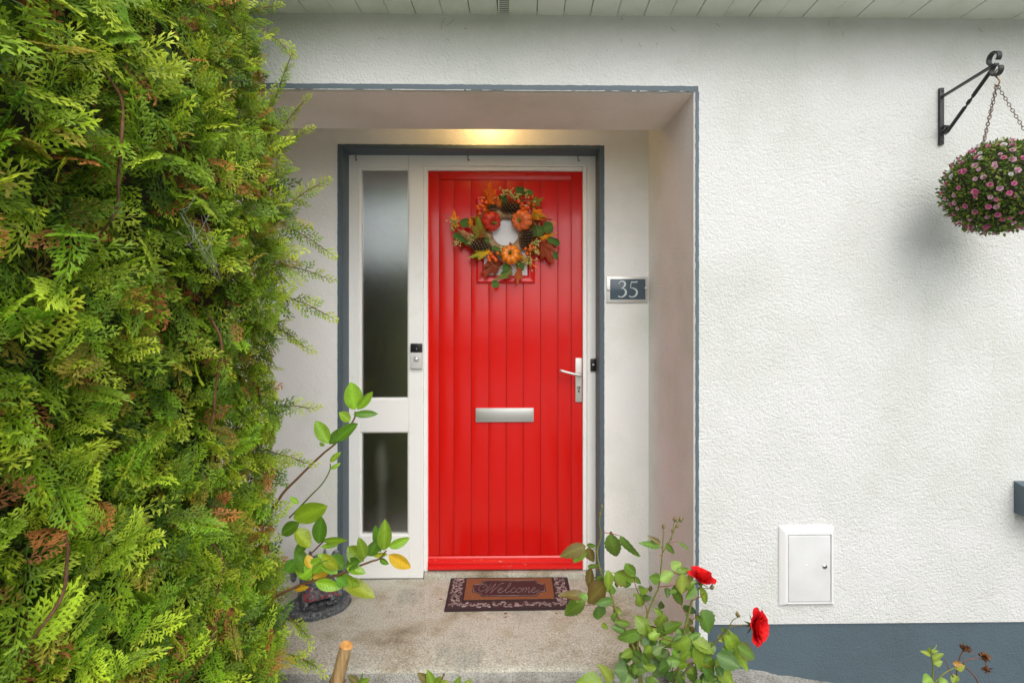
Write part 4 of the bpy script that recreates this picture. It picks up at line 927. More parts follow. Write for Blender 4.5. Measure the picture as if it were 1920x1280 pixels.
# ================================================================== STATUE
sc0 = at_z(598, 1141, 0.0); SXc, SYc = sc0.x-.005, sc0.y
stat = thing('gargoyle_statue', (SXc, SYc, 0), 'small grey resin crouching creature holding a red lettered welcome sign by the hedge', 'statue')
SR = Matrix.Translation((SXc, SYc, 0)) @ Matrix.Rotation(R(28), 4, 'Z')
g = G(); n = 48
prof = [(1.0, 0), (1.03, .012), (1.0, .03), (.95, .038), (.90, .034), (.5, .04), (0, .042)]
V = []
for (k, z) in prof:
    for i in range(n):
        a = 2*math.pi*i/n; rr = k*(1+.03*nz3(math.cos(a)*3, math.sin(a)*3, z*10)); V.append((.145*rr*math.cos(a), .098*rr*math.sin(a), z))
Fc = [(j*n+i, j*n+(i+1) % n, (j+1)*n+(i+1) % n, (j+1)*n+i) for j in range(len(prof)-1) for i in range(n)]
g.add(V, Fc); g.obj('oval_base', M_stone, stat, M=SR)
def remesh_blob(name, balls, m, parent, M, vox=.0045, ns=.004):
    g = G()
    for (c, r, s3) in balls: g.sphere(c, r, None, 14, 10, s3)
    o = g.obj(name, m, parent, M=M); md = o.modifiers.new('r', 'REMESH'); md.mode = 'VOXEL'; md.voxel_size = vox; md.use_smooth_shade = True
    sm = o.modifiers.new('s', 'SMOOTH'); sm.iterations = 3; sm.factor = .6
    dt = bpy.data.textures.new(name, 'CLOUDS'); dt.noise_scale = .018; ds = o.modifiers.new('d', 'DISPLACE'); ds.texture = dt; ds.strength = ns; ds.mid_level = .5
    return o
balls = [((0, .02, .10), .055, (1.1, .9, 1.1)), ((0, .015, .165), .045, (1.15, .85, 1)), ((.0, -.01, .215), .038, (1.05, 1, 1)), ((0, -.04, .205), .022, (1.1, 1, .8)),
 ((.05, .02, .07), .035, (1, 1.4, 1)), ((-.05, .02, .07), .035, (1, 1.4, 1)), ((.06, -.025, .05), .018, (1, 1.5, .8)), ((-.06, -.025, .05), .018, (1, 1.5, .8)),
 ((.058, 0, .15), .022, (1, 1, 1.6)), ((-.058, 0, .15), .022, (1, 1, 1.6)), ((.06, -.03, .12), .016, (1, 1.5, 1)), ((-.06, -.03, .12), .016, (1, 1.5, 1)),
 ((.032, .005, .252), .012, (.7, .7, 1.8)), ((-.032, .005, .252), .012, (.7, .7, 1.8)), ((.085, .035, .20), .028, (.9, .5, 1.5)), ((-.085, .035, .20), .028, (.9, .5, 1.5)), ((.10, .035, .16), .02, (.8, .5, 1.6)), ((-.10, .035, .16), .02, (.8, .5, 1.6)),
 ((.012, -.062, .21), .006, (1, 1, 1)), ((-.012, -.062, .21), .006, (1, 1, 1)), ((.014, -.042, .225), .008, (1.2, 1, .8)), ((-.014, -.042, .225), .008, (1.2, 1, .8))]
remesh_blob('body', balls, M_stone, stat, SR)
for sx in (-1, 1):
    g = G()
    for k in range(4): g.sphere((sx*.052+(k-1.5)*.011, -.062-.004*(1 if k in (1, 2) else 0), .047), .0075, None, 8, 6, (.8, 1.5, .9))
    g.obj('paw', M_stone, stat, M=SR)
g = G(); g.box(-.074, .098, -.052, -.040, .052, .118); sg_ = g.obj('sign_board', M_stone, stat, False, M=SR @ Matrix.Rotation(R(-8), 4, 'X')); md = sg_.modifiers.new('b', 'BEVEL'); md.width = .004; md.segments = 2
LET = {'W': [[(0, 1), (.25, 0)], [(.25, 0), (.5, .8)], [(.5, .8), (.75, 0)], [(.75, 0), (1, 1)]], 'E': [[(0, 0), (0, 1)], [(0, 1), (.8, 1)], [(0, .5), (.6, .5)], [(0, 0), (.8, 0)]], 'L': [[(0, 1), (0, 0)], [(0, 0), (.8, 0)]],
 'C': [[(.9, .8), (.5, 1), (.1, .7), (.1, .3), (.5, 0), (.9, .2)]], 'O': [[(.5, 1), (.05, .7), (.05, .3), (.5, 0), (.95, .3), (.95, .7), (.5, 1)]], 'M': [[(0, 0), (0, 1)], [(0, 1), (.5, .2)], [(.5, .2), (1, 1)], [(1, 1), (1, 0)]]}
for k, ch in enumerate('WELCOME'):
    g = G(); u0 = -.068+k*.0232
    mm = lambda u, v, t: (u0+u*.0165, -.0525-t, .060+v*.050)
    for s_ in LET[ch]:
        s_ = s_ if len(s_) > 2 else [s_[0], ((s_[0][0]+s_[1][0])/2, (s_[0][1]+s_[1][1])/2), s_[1]]
        stroke(g, s_, [.11]*len(s_), 0, mm, .002)
    g.obj('letter', M_redlet, sg_, False, M=SR @ Matrix.Rotation(R(-8), 4, 'X'))

# ================================================================== WREATH
def cw(x, y): return 820+x*.1953, 310+y*.1953
WY = 2.715
wc = at(*cw(655, 640), WY+.02)
wreath = thing('autumn_wreath', (wc.x, WY+.02, wc.z), 'round autumn wreath of pumpkins, pine cones and coloured leaves hanging on the red door', 'wreath')
pxs = WY/1000*.1953
g = G(); g.tube([(wc.x+.098*math.cos(t), WY+.028+.004*math.sin(t*9), wc.z+.098*math.sin(t)) for t in np.linspace(0, 2*math.pi, 49)], .029, 12, cap=False); g.obj('burlap_ring', M_burlap, wreath)
def pumpkin(x, y, r, c, c2, sd_, scc):
    p = at(*cw(x, y), WY-.018); R_ = r*pxs*1.08; axis = Vector(sd_).normalized()
    T = Matrix.Translation(p) @ axis.to_track_quat('Z', 'Y').to_matrix().to_4x4()
    V = []; C = []; nu, nv = 48, 14; g = G()
    for j in range(nv+1):
        t = math.pi*j/nv
        for i in range(nu):
            a = 2*math.pi*i/nu; rib = 1-.13*abs(math.sin(a*5))**.6*0-.12*(1-abs(math.sin(a*4.5)))**1.5*math.sin(t)
            rr = R_*math.sin(t)**.8*rib; z = R_*.80*math.cos(t)*(1-.45*math.exp(-(math.sin(t)/.35)**2))
            V.append((rr*math.cos(a), rr*math.sin(a), z)); k = (1-abs(math.sin(a*4.5)))**1.2; kk = .5+.5*nz3(math.cos(a)*1.2+x, math.sin(a)*1.2, t)
            C.append((np.array(c)*(1-kk)+np.array(c2)*kk)*(1-.45*k))
    g.add(V, [(j*nu+i, j*nu+(i+1) % nu, (j+1)*nu+(i+1) % nu, (j+1)*nu+i)[::-1] for j in range(nv) for i in range(nu)], np.array(C)); o = g.obj('pumpkin', M_tintd, wreath, M=T)
    g = G(); g.tube([(0, 0, R_*.35), (0, 0, R_*.6), (.002, 0, R_*.85), (.006, .002, R_*1.0)], [R_*.2, R_*.13, R_*.11, R_*.13], 8, scc); g.obj('stalk', M_fab, o, M=T)
pumpkin(515, 540, 92, (.68, .035, .012), (.55, .02, .01), (.42, -.8, -.30), (.20, .24, .07))
pumpkin(812, 530, 96, (.92, .26, .06), (.75, .08, .035), (-.40, -.85, -.12), (.16, .22, .03))
pumpkin(703, 860, 90, (.95, .28, .014), (.90, .20, .010), (-.12, -.95, .22), (.16, .20, .04))
def pine_cone(x, y, l, w_, ang):
    p = at(*cw(x, y), WY-.004); Ln = l*pxs; Wd = w_*pxs/2
    d = Vector((math.cos(R(ang)), -.25, math.sin(R(ang)))).normalized(); T = Matrix.Translation(p) @ d.to_track_quat('Z', 'Y').to_matrix().to_4x4(); g = G()
    g.sphere((0, 0, 0), Wd*.62, (.03, .017, .01), 10, 8, (1, 1, Ln/2/Wd*1.35))
    n = 110
    for i in range(n):
        t = (i+.5)/n; z = (t-.5)*Ln; rr = Wd*(math.sin(math.pi*(t*.9+.06))**.6); a = i*2.39996
        o_ = Vector((math.cos(a), math.sin(a), 0)); t_ = Vector((-math.sin(a), math.cos(a), 0)); up = Vector((0, 0, 1)); s_ = Wd*.30
        b = o_*rr*.5+up*(z-s_*.4); e = o_*rr+up*(z+s_*.45)
        g.add([b+t_*s_*.25, b-t_*s_*.25, e-t_*s_*.75, e+o_*s_*.2+up*s_*.3, e+t_*s_*.75, e-up*s_*.35], [(0, 1, 2, 3, 4), (2, 5, 3), (3, 5, 4), (0, 4, 5), (1, 5, 2), (0, 5, 1)],
              [(.05, .03, .018)]*2+[(.17, .105, .06), (.34, .25, .16), (.17, .105, .06), (.10, .06, .035)])
    g.obj('pine_cone', M_fab, wreath, smooth=False, M=T)
pine_cone(690, 412, 210, 120, 2); pine_cone(418, 775, 215, 130, 172); pine_cone(852, 708, 190, 130, 62); pine_cone(545, 398, 120, 66, 190)
def berry(x, y, r=19): 
    p = at(*cw(x, y), WY-.02+random.uniform(-.01, .01)); return link('berry', BER, wreath, Matrix.Translation(p) @ Matrix.Rotation(random.uniform(0, 6), 4, 'Y') @ Matrix.Scale(r*pxs, 4))
g = G(); g.sphere((0, 0, 0), 1, (.80, .12, .012), 10, 8); BER = mkmesh('berry', np.vstack(g.V), g.F, M_tintd, np.vstack(g.C))
for (x, y) in ((425,345),(410,385),(437,395),(395,420),(450,430),(402,465),(470,360),(780,348),(815,376),(875,366),(925,380),(870,405),(820,418),(910,300),(846,412),(800,395),(892,770),(845,800),(890,808),(860,850),(925,790),(512,850),(490,885),(500,912),(548,890),(560,908),(578,845),(530,880),(385,400)):
    berry(x, y, random.uniform(16, 20))
g = G()
for P in (((470,440),(540,415),(605,438)),((350,480),(410,470),(440,500)),((510,930),(560,970),(620,995)),((520,760),(530,800),(525,850)),((810,840),(770,920),(720,1000)),((900,520),(950,580),(970,690)),((80,470),(130,520),(190,560)),((800,350),(850,340),(930,350)),((450,440),(420,500),(430,560)),((560,1060),(590,1000),(640,940)),((270,640),(320,680),(360,700))):
    g.tube(catmull([at(*cw(x, y), WY-.028) for x, y in P], 4), .0016, 5, (.28, .20, .11))
g.obj('twigs', M_fab, wreath)
OR = (.85, .22, .012); RUST = (.38, .07, .025); RD = (.40, .03, .015); GRN = (.16, .26, .025); YL = (.85, .42, .015); DG = (.07, .14, .03)
def maple(bx_, by_, tx, ty, wd, c, c2, Y):
    b_ = at(*cw(bx_, by_), Y); t_ = at(*cw(tx, ty), Y-random.uniform(.0, .02)); d = t_-b_; Ln = d.length; d.normalize(); W = wd*pxs
    toc = (CAMV-b_).normalized(); nrm = (toc-d*toc.dot(d)).normalized(); nrm = Matrix.Rotation(random.uniform(-.35, .35), 3, d) @ nrm; x = d.cross(nrm)
    lobes = [(0, 1.0), (.75, .80), (-.75, .80), (1.75, .52), (-1.75, .52)]; n = 64; out = []
    for i in range(n):
        a = -math.pi+2*math.pi*i/n; r = .16
        for (la, lr) in lobes: 
            dd_ = abs(a-la); r = max(r, lr*max(0, 1-dd_/.62)**.55)
        r *= 1+.06*(-1)**i; out.append((a, r))
    V = [(0, .22*Ln, 0)]; C = [np.array(c)*.75]
    sd_ = random.uniform(0, 9)
    for f in (.4, .75, 1.0):
        for (a, r) in out:
            xx, yy = math.sin(a)*r*f, math.cos(a)*r*f
            V.append((xx*W*.78, .22*Ln+yy*Ln*.78, .0+.10*Ln*nz3(xx*1.6+sd_, yy*1.6, sd_)*f-.10*Ln*f*f*abs(xx)+.012*Ln*math.cos(a*9)))
            k = min(1, max(0, .5+1.2*nz3(xx*1.5+sd_, yy*1.5, 3)+.35*(f-.6))); C.append(np.array(c)*(1-k)+np.array(c2)*k)
    Fc = [(0, 1+i, 1+(i+1) % n) for i in range(n)]+[(1+j*n+i, 1+(j+1)*n+i, 1+(j+1)*n+(i+1) % n, 1+j*n+(i+1) % n) for j in range(2) for i in range(n)]
    M = Matrix(((x.x, d.x, nrm.x, b_.x), (x.y, d.y, nrm.y, b_.y), (x.z, d.z, nrm.z, b_.z), (0, 0, 0, 1)))
    link('maple_leaf', mkmesh('maple_leaf', V, Fc, M_fab, C), wreath, M)
for a in ((500,400,505,140,150,OR,(.55,.08,.01),2.70),(600,420,575,290,90,OR,RUST,2.71),(880,390,1020,315,120,(.5,.10,.02),GRN,2.71),(890,440,1045,495,130,GRN,OR,2.70),(890,505,1130,520,60,OR,RUST,2.705),(1000,560,1140,560,60,GRN,YL,2.72),(170,610,160,430,110,YL,OR,2.70),(330,720,170,600,80,RUST,(.5,.3,.15),2.70),
 (420,720,385,490,180,(.30,.12,.02),(.22,.30,.03),2.69),(530,810,300,890,110,YL,(.25,.32,.03),2.70),(620,880,440,1080,190,RUST,(.30,.07,.03),2.73),(960,690,1115,950,200,RUST,(.32,.07,.03),2.72),(970,720,1150,645,80,YL,OR,2.71),(800,960,765,1150,100,RUST,(.4,.1,.03),2.71),(740,1010,530,1110,60,(.35,.22,.1),GRN,2.70),(1060,700,1150,800,90,RD,RUST,2.735),(330,600,310,500,60,YL,OR,2.705),(560,900,470,960,80,RUST,GRN,2.72),(430,840,310,930,70,RD,RUST,2.74),(270,720,215,830,60,RD,RD,2.75),(700,770,700,735,40,(.15,.1,.05),RUST,2.69),(780,330,760,230,80,DG,GRN,2.73)):
    maple(*a)
rw = random.Random(9)
for k in range(26):
    a = k/26*2*math.pi+rw.uniform(-.1, .1); r0, r1 = rw.uniform(215, 250), rw.uniform(330, 430)
    maple(655+r0*math.cos(a), 640+r0*math.sin(a), 655+r1*math.cos(a+rw.uniform(-.5, .5)), 640+r1*math.sin(a+rw.uniform(-.5, .5)), rw.uniform(60, 110), rw.choice((OR, RUST, GRN, YL, DG, RD, RUST)), rw.choice((OR, RUST, GRN, RD)), 2.738)
for (x, y, rx, ry, ang) in ((265,552,52,44,20),(800,245,60,40,-20),(640,332,44,34,30),(1065,600,52,60,10),(975,632,55,58,0),(1140,738,42,34,-40),(1133,866,26,42,5),(662,985,42,44,0),(650,1050,46,40,10),(556,1140,40,38,0),(795,965,38,46,20),(225,700,60,30,-35),(890,262,36,26,-30),(210,690,70,40,-20),(620,300,36,26,20),(1100,720,50,34,-20),(560,800,40,24,-30),(290,745,50,28,-30),(930,640,30,46,0),(610,860,22,30,0),(480,720,22,30,0)):
    a = R(ang); b_ = at(*cw(x-rx*math.cos(a), y+rx*math.sin(a)), WY-.012+random.uniform(-.01, .012)); t_ = at(*cw(x+rx*math.cos(a), y-rx*math.sin(a)), WY-.014+random.uniform(-.01, .01))
    k = random.uniform(.8, 1.3); place_leaf('round_leaf', b_, t_, ry*2*pxs, 'round', (.075*k, .15*k, .03*k), wreath, M_fab, roll=random.uniform(-.3, .3), curl=.05)
for (x, y, r, n) in ((170,545,50,26),(150,610,30,10),(188,745,34,20),(330,690,36,22),(315,745,22,10),(650,262,42,26),(720,282,44,26),(770,300,36,14),(850,248,24,10),(858,300,24,9),(945,745,44,26),(940,822,36,20),(880,915,62,44),(610,800,16,6),(935,350,14,5)):
    g = G(); c_ = at(*cw(x, y), WY-.022)
    for k in range(n):
        q = Vector((random.gauss(0, .5), random.gauss(0, .35), random.gauss(0, .5)))*r*pxs; kk = random.random()
        g.tube([c_+Vector((0, .01, 0)), c_+q], .0006, 3, (.2, .25, .05), cap=False)
        g.sphere(c_+q, random.uniform(6.5, 9.5)*pxs, (.55*(.6+.6*kk), .55*(.6+.5*kk), .08+.14*kk), 6, 5)
    g.obj('bud_sprig', M_tintd, wreath)

# ================================================================== HEDGE
def spray_geo(seed, lod=1.0, wm=1.0):
    """flat fern-like conifer spray, base at origin, growing along +y, unit length; returns V, F, t (0 base .. 1 tip)"""
    r = random.Random(seed); V = []; Fc = []; T = []
    bend = r.uniform(-.25, .25); droop = r.uniform(.05, .35)
    def pos(x, y): return (x+bend*y*y, y, -droop*y*y-.35*abs(x)**1.6+.02*math.sin(9*y))
    def kite(x, y, a, l, w_, t0, t1):
        w_ = w_*wm
        dx_, dy_ = math.sin(a), math.cos(a); nx_, ny_ = dy_, -dx_; b = len(V)
        for (f, s, dz) in ((0, 0, 0), (.45, w_, .0), (1, 0, .0), (.45, -w_, .0), (.5, 0, w_*.9)):
            p = pos(x+dx_*l*f+nx_*s, y+dy_*l*f+ny_*s); V.append((p[0], p[1], p[2]+dz)); T.append(t0+(t1-t0)*f)
        Fc.extend([(b, b+1, b+4), (b+1, b+2, b+4), (b+2, b+3, b+4), (b+3, b, b+4)])
    y = 0; n = 5
    for i in range(n): kite(0, i/n-.02, 0, 1/n+.05, .024*(1-.5*i/n), i/n*.5, i/n*.5+.2)
    y = .12; side = 1; dy_ = .076/lod
    while y < .97:
        ln = .46*(1-y)**.75*min(1, (y+.12)*3.0)*r.uniform(.8, 1.12)+.045; a = side*r.uniform(.62, .85); side = -side
        m = max(1, int(ln/.12)); sx_, sy_ = math.sin(a), math.cos(a)
        for k in range(m): kite(sx_*ln*k/m, y+sy_*ln*k/m, a*(1-.12*k), ln/m*1.25, .025, .2+.5*y+.3*k/m, .3+.5*y+.35*(k+1)/m)
        u = .07; s2 = 1
        while u < ln*.92:
            l2 = (.120*(1-u/ln)+.065)*r.uniform(.8, 1.2)
            kite(sx_*u, y+sy_*u, a+s2*r.uniform(.55, .8), l2, .0235, .3+.5*y+.3*u/ln, .55+.5*y+.3*u/ln); s2 = -s2; u += .050/lod
        y += dy_*r.uniform(.85, 1.15)
    return np.array(V), Fc, np.clip(np.array(T), 0, 1)
NV = 8
SPR = [spray_geo(100+i, 1.0) for i in range(NV)]; SPL = [spray_geo(200+i, .72) for i in range(NV)]; SPC = [spray_geo(300+i, .55, 1.5) for i in range(NV)]
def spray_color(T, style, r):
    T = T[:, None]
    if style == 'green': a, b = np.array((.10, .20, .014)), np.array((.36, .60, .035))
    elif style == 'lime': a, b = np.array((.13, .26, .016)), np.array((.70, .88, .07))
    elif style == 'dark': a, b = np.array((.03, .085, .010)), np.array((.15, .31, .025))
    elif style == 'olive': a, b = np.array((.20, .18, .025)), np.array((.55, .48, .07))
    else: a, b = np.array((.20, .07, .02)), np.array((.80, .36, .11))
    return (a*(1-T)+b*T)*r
FZ = [(-.2, -.70), (.14, -.72), (.63, -.775), (1.16, -.775), (1.5, -.72), (1.77, -.725), (2.15, -.79), (2.38, -.88), (2.9, -1.0)]
def face_x(y, z):
    b = .035+np.interp(z, [p[0] for p in FZ], [p[1] for p in FZ])
    return b+.055*nz3(y*3.1, z*3.1, 4)+.045*nz3(y*7.5, z*7.5, 9)+(.03*(1.75-y) if y < 1.75 else 0)-.12*max(0, y-1.72)/.12
hedge = thing('conifer_hedge', (-1.1, 1.0, -.17), 'tall dense green conifer hedge filling the left side beside the porch', 'hedge')
# dark inner mass
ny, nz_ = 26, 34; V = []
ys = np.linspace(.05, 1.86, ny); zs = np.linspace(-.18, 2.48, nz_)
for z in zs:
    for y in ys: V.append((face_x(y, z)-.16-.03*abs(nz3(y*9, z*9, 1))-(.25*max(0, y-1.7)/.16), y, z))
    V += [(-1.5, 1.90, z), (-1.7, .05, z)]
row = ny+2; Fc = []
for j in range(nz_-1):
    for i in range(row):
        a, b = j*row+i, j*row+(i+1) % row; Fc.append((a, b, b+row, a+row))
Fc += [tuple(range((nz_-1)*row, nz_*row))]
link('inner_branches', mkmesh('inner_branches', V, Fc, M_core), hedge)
# trunks: leafy stems showing through
for (pts, r) in (([(225,180),(228,260),(222,330),(215,400)], .006), ([(415,640),(405,720),(395,800),(390,690)][:3], .007), ([(110,1130),(125,1060),(120,1000)], .006), ([(400,1200),(405,1120),(420,1060)], .005)):
    Q = []
    for (px, py) in pts:
        a = (px-HX)/F; b = (HY-py)/F; c, s = math.cos(YAW), math.sin(YAW); dxx, dyy = c*a+s, -s*a+c; t = .3
        while t < 2.5:
            q = Vector((dxx*t, dyy*t, EYE+b*t))
            if q.x < face_x(q.y, q.z)+.01: break
            t += .01
        Q.append(q)
    Q = [Q[0]+(Q[0]-Q[1]).normalized()*.08+Vector((-.05, 0, 0))]+Q+[Q[-1]+(Q[-1]-Q[-2]).normalized()*.08+Vector((-.05, 0, 0))]; r *= .45
    g = G(); P = catmull(Q, 5); g.tube(P, [r*(1+.15*math.sin(i*1.7)) for i in range(len(P))], 7); g.obj('branch', M_twig, hedge)
def spray_matrix(p, d, nrm, s):
    d = d.normalized(); x = d.cross(nrm).normalized(); n_ = x.cross(d)
    return Matrix(((x.x*s, d.x*s, n_.x*s, p.x), (x.y*s, d.y*s, n_.y*s, p.y), (x.z*s, d.z*s, n_.z*s, p.z), (0, 0, 0, 1)))
styles = ['green', 'lime', 'dark', 'olive', 'dead']
meshes = {}
for st in styles:
    for i in range(4 if st in ('dead', 'olive') else NV):
        Vv, Ff, Tt = SPR[i]; meshes[(st, i)] = mkmesh('spray', Vv, Ff, M_conif, spray_color(Tt, st, random.uniform(.85, 1.15)), smooth=False)
hr = random.Random(5); items = []
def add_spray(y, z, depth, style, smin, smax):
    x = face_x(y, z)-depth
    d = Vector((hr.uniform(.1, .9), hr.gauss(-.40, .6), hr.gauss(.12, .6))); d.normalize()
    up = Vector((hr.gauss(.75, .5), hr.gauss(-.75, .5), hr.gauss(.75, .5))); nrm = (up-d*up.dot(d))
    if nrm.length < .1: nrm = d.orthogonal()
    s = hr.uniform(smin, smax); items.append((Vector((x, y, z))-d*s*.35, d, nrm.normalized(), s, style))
N1 = 7200
for i in range(N1):
    y = .28+1.56*((i*.6180339887) % 1.0); z = -.12+2.62*((i*.7548776662+hr.uniform(-.01, .01)) % 1.0)
    patch = nz3(y*4, z*4, 20)
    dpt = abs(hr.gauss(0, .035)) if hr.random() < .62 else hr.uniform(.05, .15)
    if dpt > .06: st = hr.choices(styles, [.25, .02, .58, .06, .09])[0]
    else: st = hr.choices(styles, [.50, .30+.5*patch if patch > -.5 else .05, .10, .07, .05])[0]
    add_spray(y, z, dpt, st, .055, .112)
for i in range(420):      # end of the hedge towards the house
    y = hr.uniform(1.74, 1.90); z = hr.uniform(-.1, 2.55)
    add_spray(y, z, hr.uniform(.0, .25), hr.choices(styles, [.5, .3, .12, .04, .04])[0], .08, .14)
# long shoots standing out against the wall
def shoot(px, py, px2, py2, Y, n, s):
    a, b = at(px, py, Y), at(px2, py2, Y-.02); 
    n += 2
    for k in range(n):
        t = (k+.3)/n*.9-.15; sd_ = 1 if k % 2 else -1
        d = (b-a).normalized()+Vector((0, hr.uniform(-.4, .2), sd_*hr.uniform(.25, .7))); toc = (CAMV-a).normalized()
        items.append((a.lerp(b, t), d.normalized(), (toc+Vector((hr.gauss(0, .25), 0, hr.gauss(0, .25)))).normalized(), s*.66*(1-.35*t)*hr.uniform(.85, 1.1), 'lime' if hr.random() < .5 else 'green', 1))
    items.append((b-(b-a)*.15, (b-a).normalized(), (CAMV-a).normalized(), s*.7, 'lime', 1))
    g = G(); g.tube(catmull([a-(b-a)*.6, a, a.lerp(b, .5)+Vector((0, 0, .004)), b], 4), .0016, 5); g.obj('branch', M_twig, hedge)
shoot(510, 200, 548, 100, 1.75, 5, .09); shoot(500, 60, 540, 95, 1.76, 3, .07); shoot(530, 240, 570, 190, 1.74, 4, .07); shoot(520, 280, 575, 245, 1.74, 4, .07); shoot(545, 380, 600, 345, 1.72, 5, .085)
shoot(550, 430, 612, 470, 1.72, 5, .09); shoot(548, 560, 612, 590, 1.72, 5, .09); shoot(545, 500, 608, 520, 1.72, 4, .08); shoot(530, 620, 570, 650, 1.72, 4, .08); shoot(525, 760, 580, 765, 1.73, 4, .08); shoot(520, 850, 572, 868, 1.73, 4, .08); shoot(545, 1160, 575, 1190, 1.7, 4, .08); shoot(540, 1225, 592, 1248, 1.68, 5, .09); shoot(470, 25, 512, 12, 1.76, 3, .07)
# the 300 that show largest become parts, the rest one piece of stuff
def vis(it):
    p = it[0]; 
    if p.y < .3: return 0
    px = HX+F*(p.x/p.y)-16; py = HY-F*(p.z-EYE)/p.y
    if not (-60 < px < 680 and -60 < py < 1340): return 0
    dep = max(0, face_x(p.y, p.z)-p.x-it[3]*.35*.6)
    return it[3]/p.length*(1-min(.9, dep*9))
order = sorted([i for i in range(len(items)) if len(items[i]) == 5], key=lambda i: -vis(items[i]))
big = set(order[:300])
Vs, Fs, Cs, n0 = [], [], [], 0
for i, it in enumerate(items):
    p, d, nrm, s, st = it[:5]
    M = spray_matrix(p, d, nrm, s)
    if i in big and len(it) == 5:
        k = i % (4 if st in ('dead', 'olive') else NV); o = link('spray', meshes[(st, k)], hedge, M)
        if st == 'dead': o['label'] = 'dead brown spray'
    else:
        near = p.length < 1.25 and (face_x(p.y, p.z)-p.x) < .12
        Vv, Ff, Tt = (SPC if len(it) > 5 else SPR if near else SPL)[i % NV]; A = np.array(M)[:3]
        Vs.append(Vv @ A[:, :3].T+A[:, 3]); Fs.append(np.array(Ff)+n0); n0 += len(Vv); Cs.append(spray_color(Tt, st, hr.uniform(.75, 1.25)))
Vs = np.vstack(Vs); Fs = np.vstack(Fs); Cs = np.vstack(Cs)
me = bpy.data.meshes.new('foliage'); me.vertices.add(len(Vs)); me.vertices.foreach_set('co', Vs.astype(np.float32).ravel())
me.loops.add(len(Fs)*3); me.loops.foreach_set('vertex_index', Fs.astype(np.int32).ravel()); me.polygons.add(len(Fs))
me.polygons.foreach_set('loop_start', np.arange(0, len(Fs)*3, 3, dtype=np.int32))
ca = me.color_attributes.new('tint', 'FLOAT_COLOR', 'POINT'); ca.data.foreach_set('color', np.hstack([Cs, np.ones((len(Cs), 1))]).astype(np.float32).ravel())
me.materials.append(M_conif); me.update(calc_edges=True); me.validate()
fo = link('foliage', me, hedge); fo['kind'] = 'stuff'
print('hedge tris', len(Fs))
# cobweb in the hedge
def hedge_pt(px, py, off=.05):
    a = (px-HX)/F; b = (HY-py)/F; c, s = math.cos(YAW), math.sin(YAW); dxx, dyy = c*a+s, -s*a+c; t = .3
    while t < 2.5:
        q = Vector((dxx*t, dyy*t, EYE+b*t))
        if q.x < face_x(q.y, q.z)+off: return q
        t += .005
    return q
g = G()
anch = [(372,372),(340,400),(335,440),(350,455),(385,470),(402,495),(408,520),(395,450),(360,420),(380,400)]
for i in range(24):
    a, b = hr.choice(anch), hr.choice(anch)
    if a == b: continue
    pa, pb_ = hedge_pt(a[0]+hr.gauss(0, 5), a[1]+hr.gauss(0, 5)), hedge_pt(b[0]+hr.gauss(0, 5), b[1]+hr.gauss(0, 5)); mid = (pa+pb_)/2+Vector((0, 0, -.008))
    g.tube([pa, mid, pb_], .00022, 3, cap=False)
cw_ = g.obj('cobweb', M_web); tag(cw_, 'wispy grey cobweb strung across the conifer hedge', 'cobweb')

# ================================================================== small debris on the porch floor
for (px, py, s, c, lb_) in ((948, 1150, .016, (.20, .05, .02), 'small reddish brown leaf fragment just below the doormat'), (947, 1157, .014, (.22, .06, .02), 'rusty leaf fragment lying nearest the viewer below the doormat'), (826, 1123, .016, (.22, .14, .06), 'tan dry leaf left of the doormat'), (1043, 1150, .012, (.12, .04, .02), 'dark red leaf scrap below the right corner of the doormat'), (631, 1173, .013, (.6, .57, .48), 'pale chip lying in front of the grey statue'), (675, 1228, .006, (.05, .04, .03), 'dark crumb right of the stake'), (736, 1134, .007, (.08, .06, .04), 'dark crumb between statue and doormat'), (1074, 1208, .01, (.75, .75, .72), 'white paint fleck on the concrete near the roses')):
    p = at_z(px, py, .001); g = G()
    n = 7; pts = [Vector((0, 0, .002))]+[Vector((s*.5*math.cos(k*.9)*(1+.4*nz3(k, px)), s*.35*math.sin(k*.9)*(1+.5*nz3(k, py)), .001+.0025*(k % 2))) for k in range(n)]
    g.add([p+q for q in pts], [(0, 1+k, 1+(k+1) % n) for k in range(n)], c)
    tag(g.obj('fallen_leaf' if s > .011 else 'crumb', M_fab), lb_, 'leaf' if s > .011 else 'debris', 'scraps lying on the porch floor')
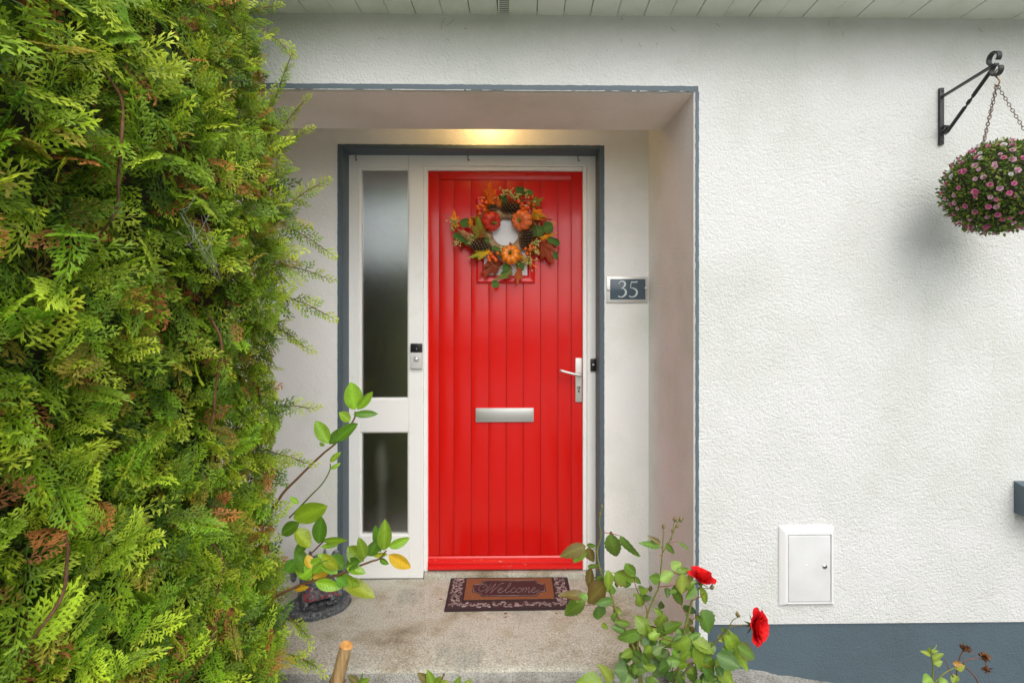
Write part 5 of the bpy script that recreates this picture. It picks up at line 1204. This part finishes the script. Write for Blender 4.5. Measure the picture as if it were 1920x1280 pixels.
# cobweb strands and specks on the wall under the soffit
g = G()
for (x, y, s) in ((832, 38, 9), (838, 44, 7), (1160, 35, 9), (1165, 80, 8), (1199, 83, 6), (1232, 88, 7), (705, 76, 8), (838, 72, 5), (1262, 60, 5), (1349, 50, 5), (1555, 42, 8), (1838, 50, 8), (1138, 96, 4), (1580, 60, 4), (875, 54, 3)):
    for k in range(2 if s > 8 else 1):
        a = at(x+hr.gauss(0, s*.4), y+hr.gauss(0, s*.4), YW-.003); b = at(x+hr.gauss(0, s), y+hr.gauss(0, s), YW-.004)
        g.tube(catmull([a, a.lerp(b, .5)+Vector((hr.gauss(0, .005), -.002, hr.gauss(0, .005))), b], 3), .0005, 4, (.05, .05, .04), cap=False)
dw = g.obj('dusty_cobweb', M_dust); tag(dw, 'dark dusty cobweb wisps on the white wall under the soffit', 'cobweb')

# ================================================================== garden behind the viewer (invented, for paint and glass to mirror)
g = G(); g.add([(-6, -7.5, -.2), (6, -7.5, -.2), (6, .0, -.2), (-6, .0, -.2)], [(0, 1, 2, 3)])
M_bounce = mat('pale_bounce_concrete', (.24, .24, .23), .9); L(M_bounce, ramp(M_bounce, noise_n(M_bounce, coords(M_bounce), 3, 6, .6), [(.3, (.46, .46, .44)), (.7, (.58, .58, .55))]), B(M_bounce).inputs['Base Color'])
tag(g.obj('added_bounce_slab', M_bounce, smooth=False), kind='structure')  # unseen pale ground added to bounce light up to porch and soffit
hr2 = random.Random(3)
TL = ['leftmost', 'second', 'third', 'fourth', 'fifth', 'sixth', 'seventh', 'eighth', 'rightmost']
for k in range(9):
    x0 = -16+k*4+hr2.uniform(-.6, .6); y0 = -13.5+hr2.uniform(-1, 1); h = hr2.uniform(2.0, 2.9)+(.8 if k in (2, 6) else 0)
    tr = thing('reflection_tree', (x0, y0, -.22), f'{"tall" if k in (2, 6) else "bushy"} dark green tree added behind the viewer for reflections, {TL[k]} of nine facing the house', 'tree', 'unseen trees added for reflections')
    g = G(); g.tube([(x0, y0, -.25), (x0+.05, y0, h*.4), (x0, y0, h*.75)], [.16, .11, .05], 8); g.obj('trunk', M_twig, tr)
    g = G()
    for q in range(900):
        d = Vector((hr2.gauss(0, 1), hr2.gauss(0, 1), hr2.gauss(0, 1))).normalized(); r = hr2.uniform(.6, 1.0)
        c = Vector((x0, y0, h*.52))+Vector((d.x*2.2*r, d.y*1.2*r, d.z*h*.5*r)); a = Vector((hr2.gauss(0, 1), hr2.gauss(0, 1), hr2.gauss(0, 1))).normalized(); b = a.orthogonal().normalized(); s = hr2.uniform(.12, .25)
        g.add([c+a*s, c+b*s*.7, c-a*s, c-b*s*.7], [(0, 1, 2, 3)], np.array((.035, .07, .015))*hr2.uniform(.5, 1.5))
    g.obj('crown', M_conif, tr, kind='stuff')
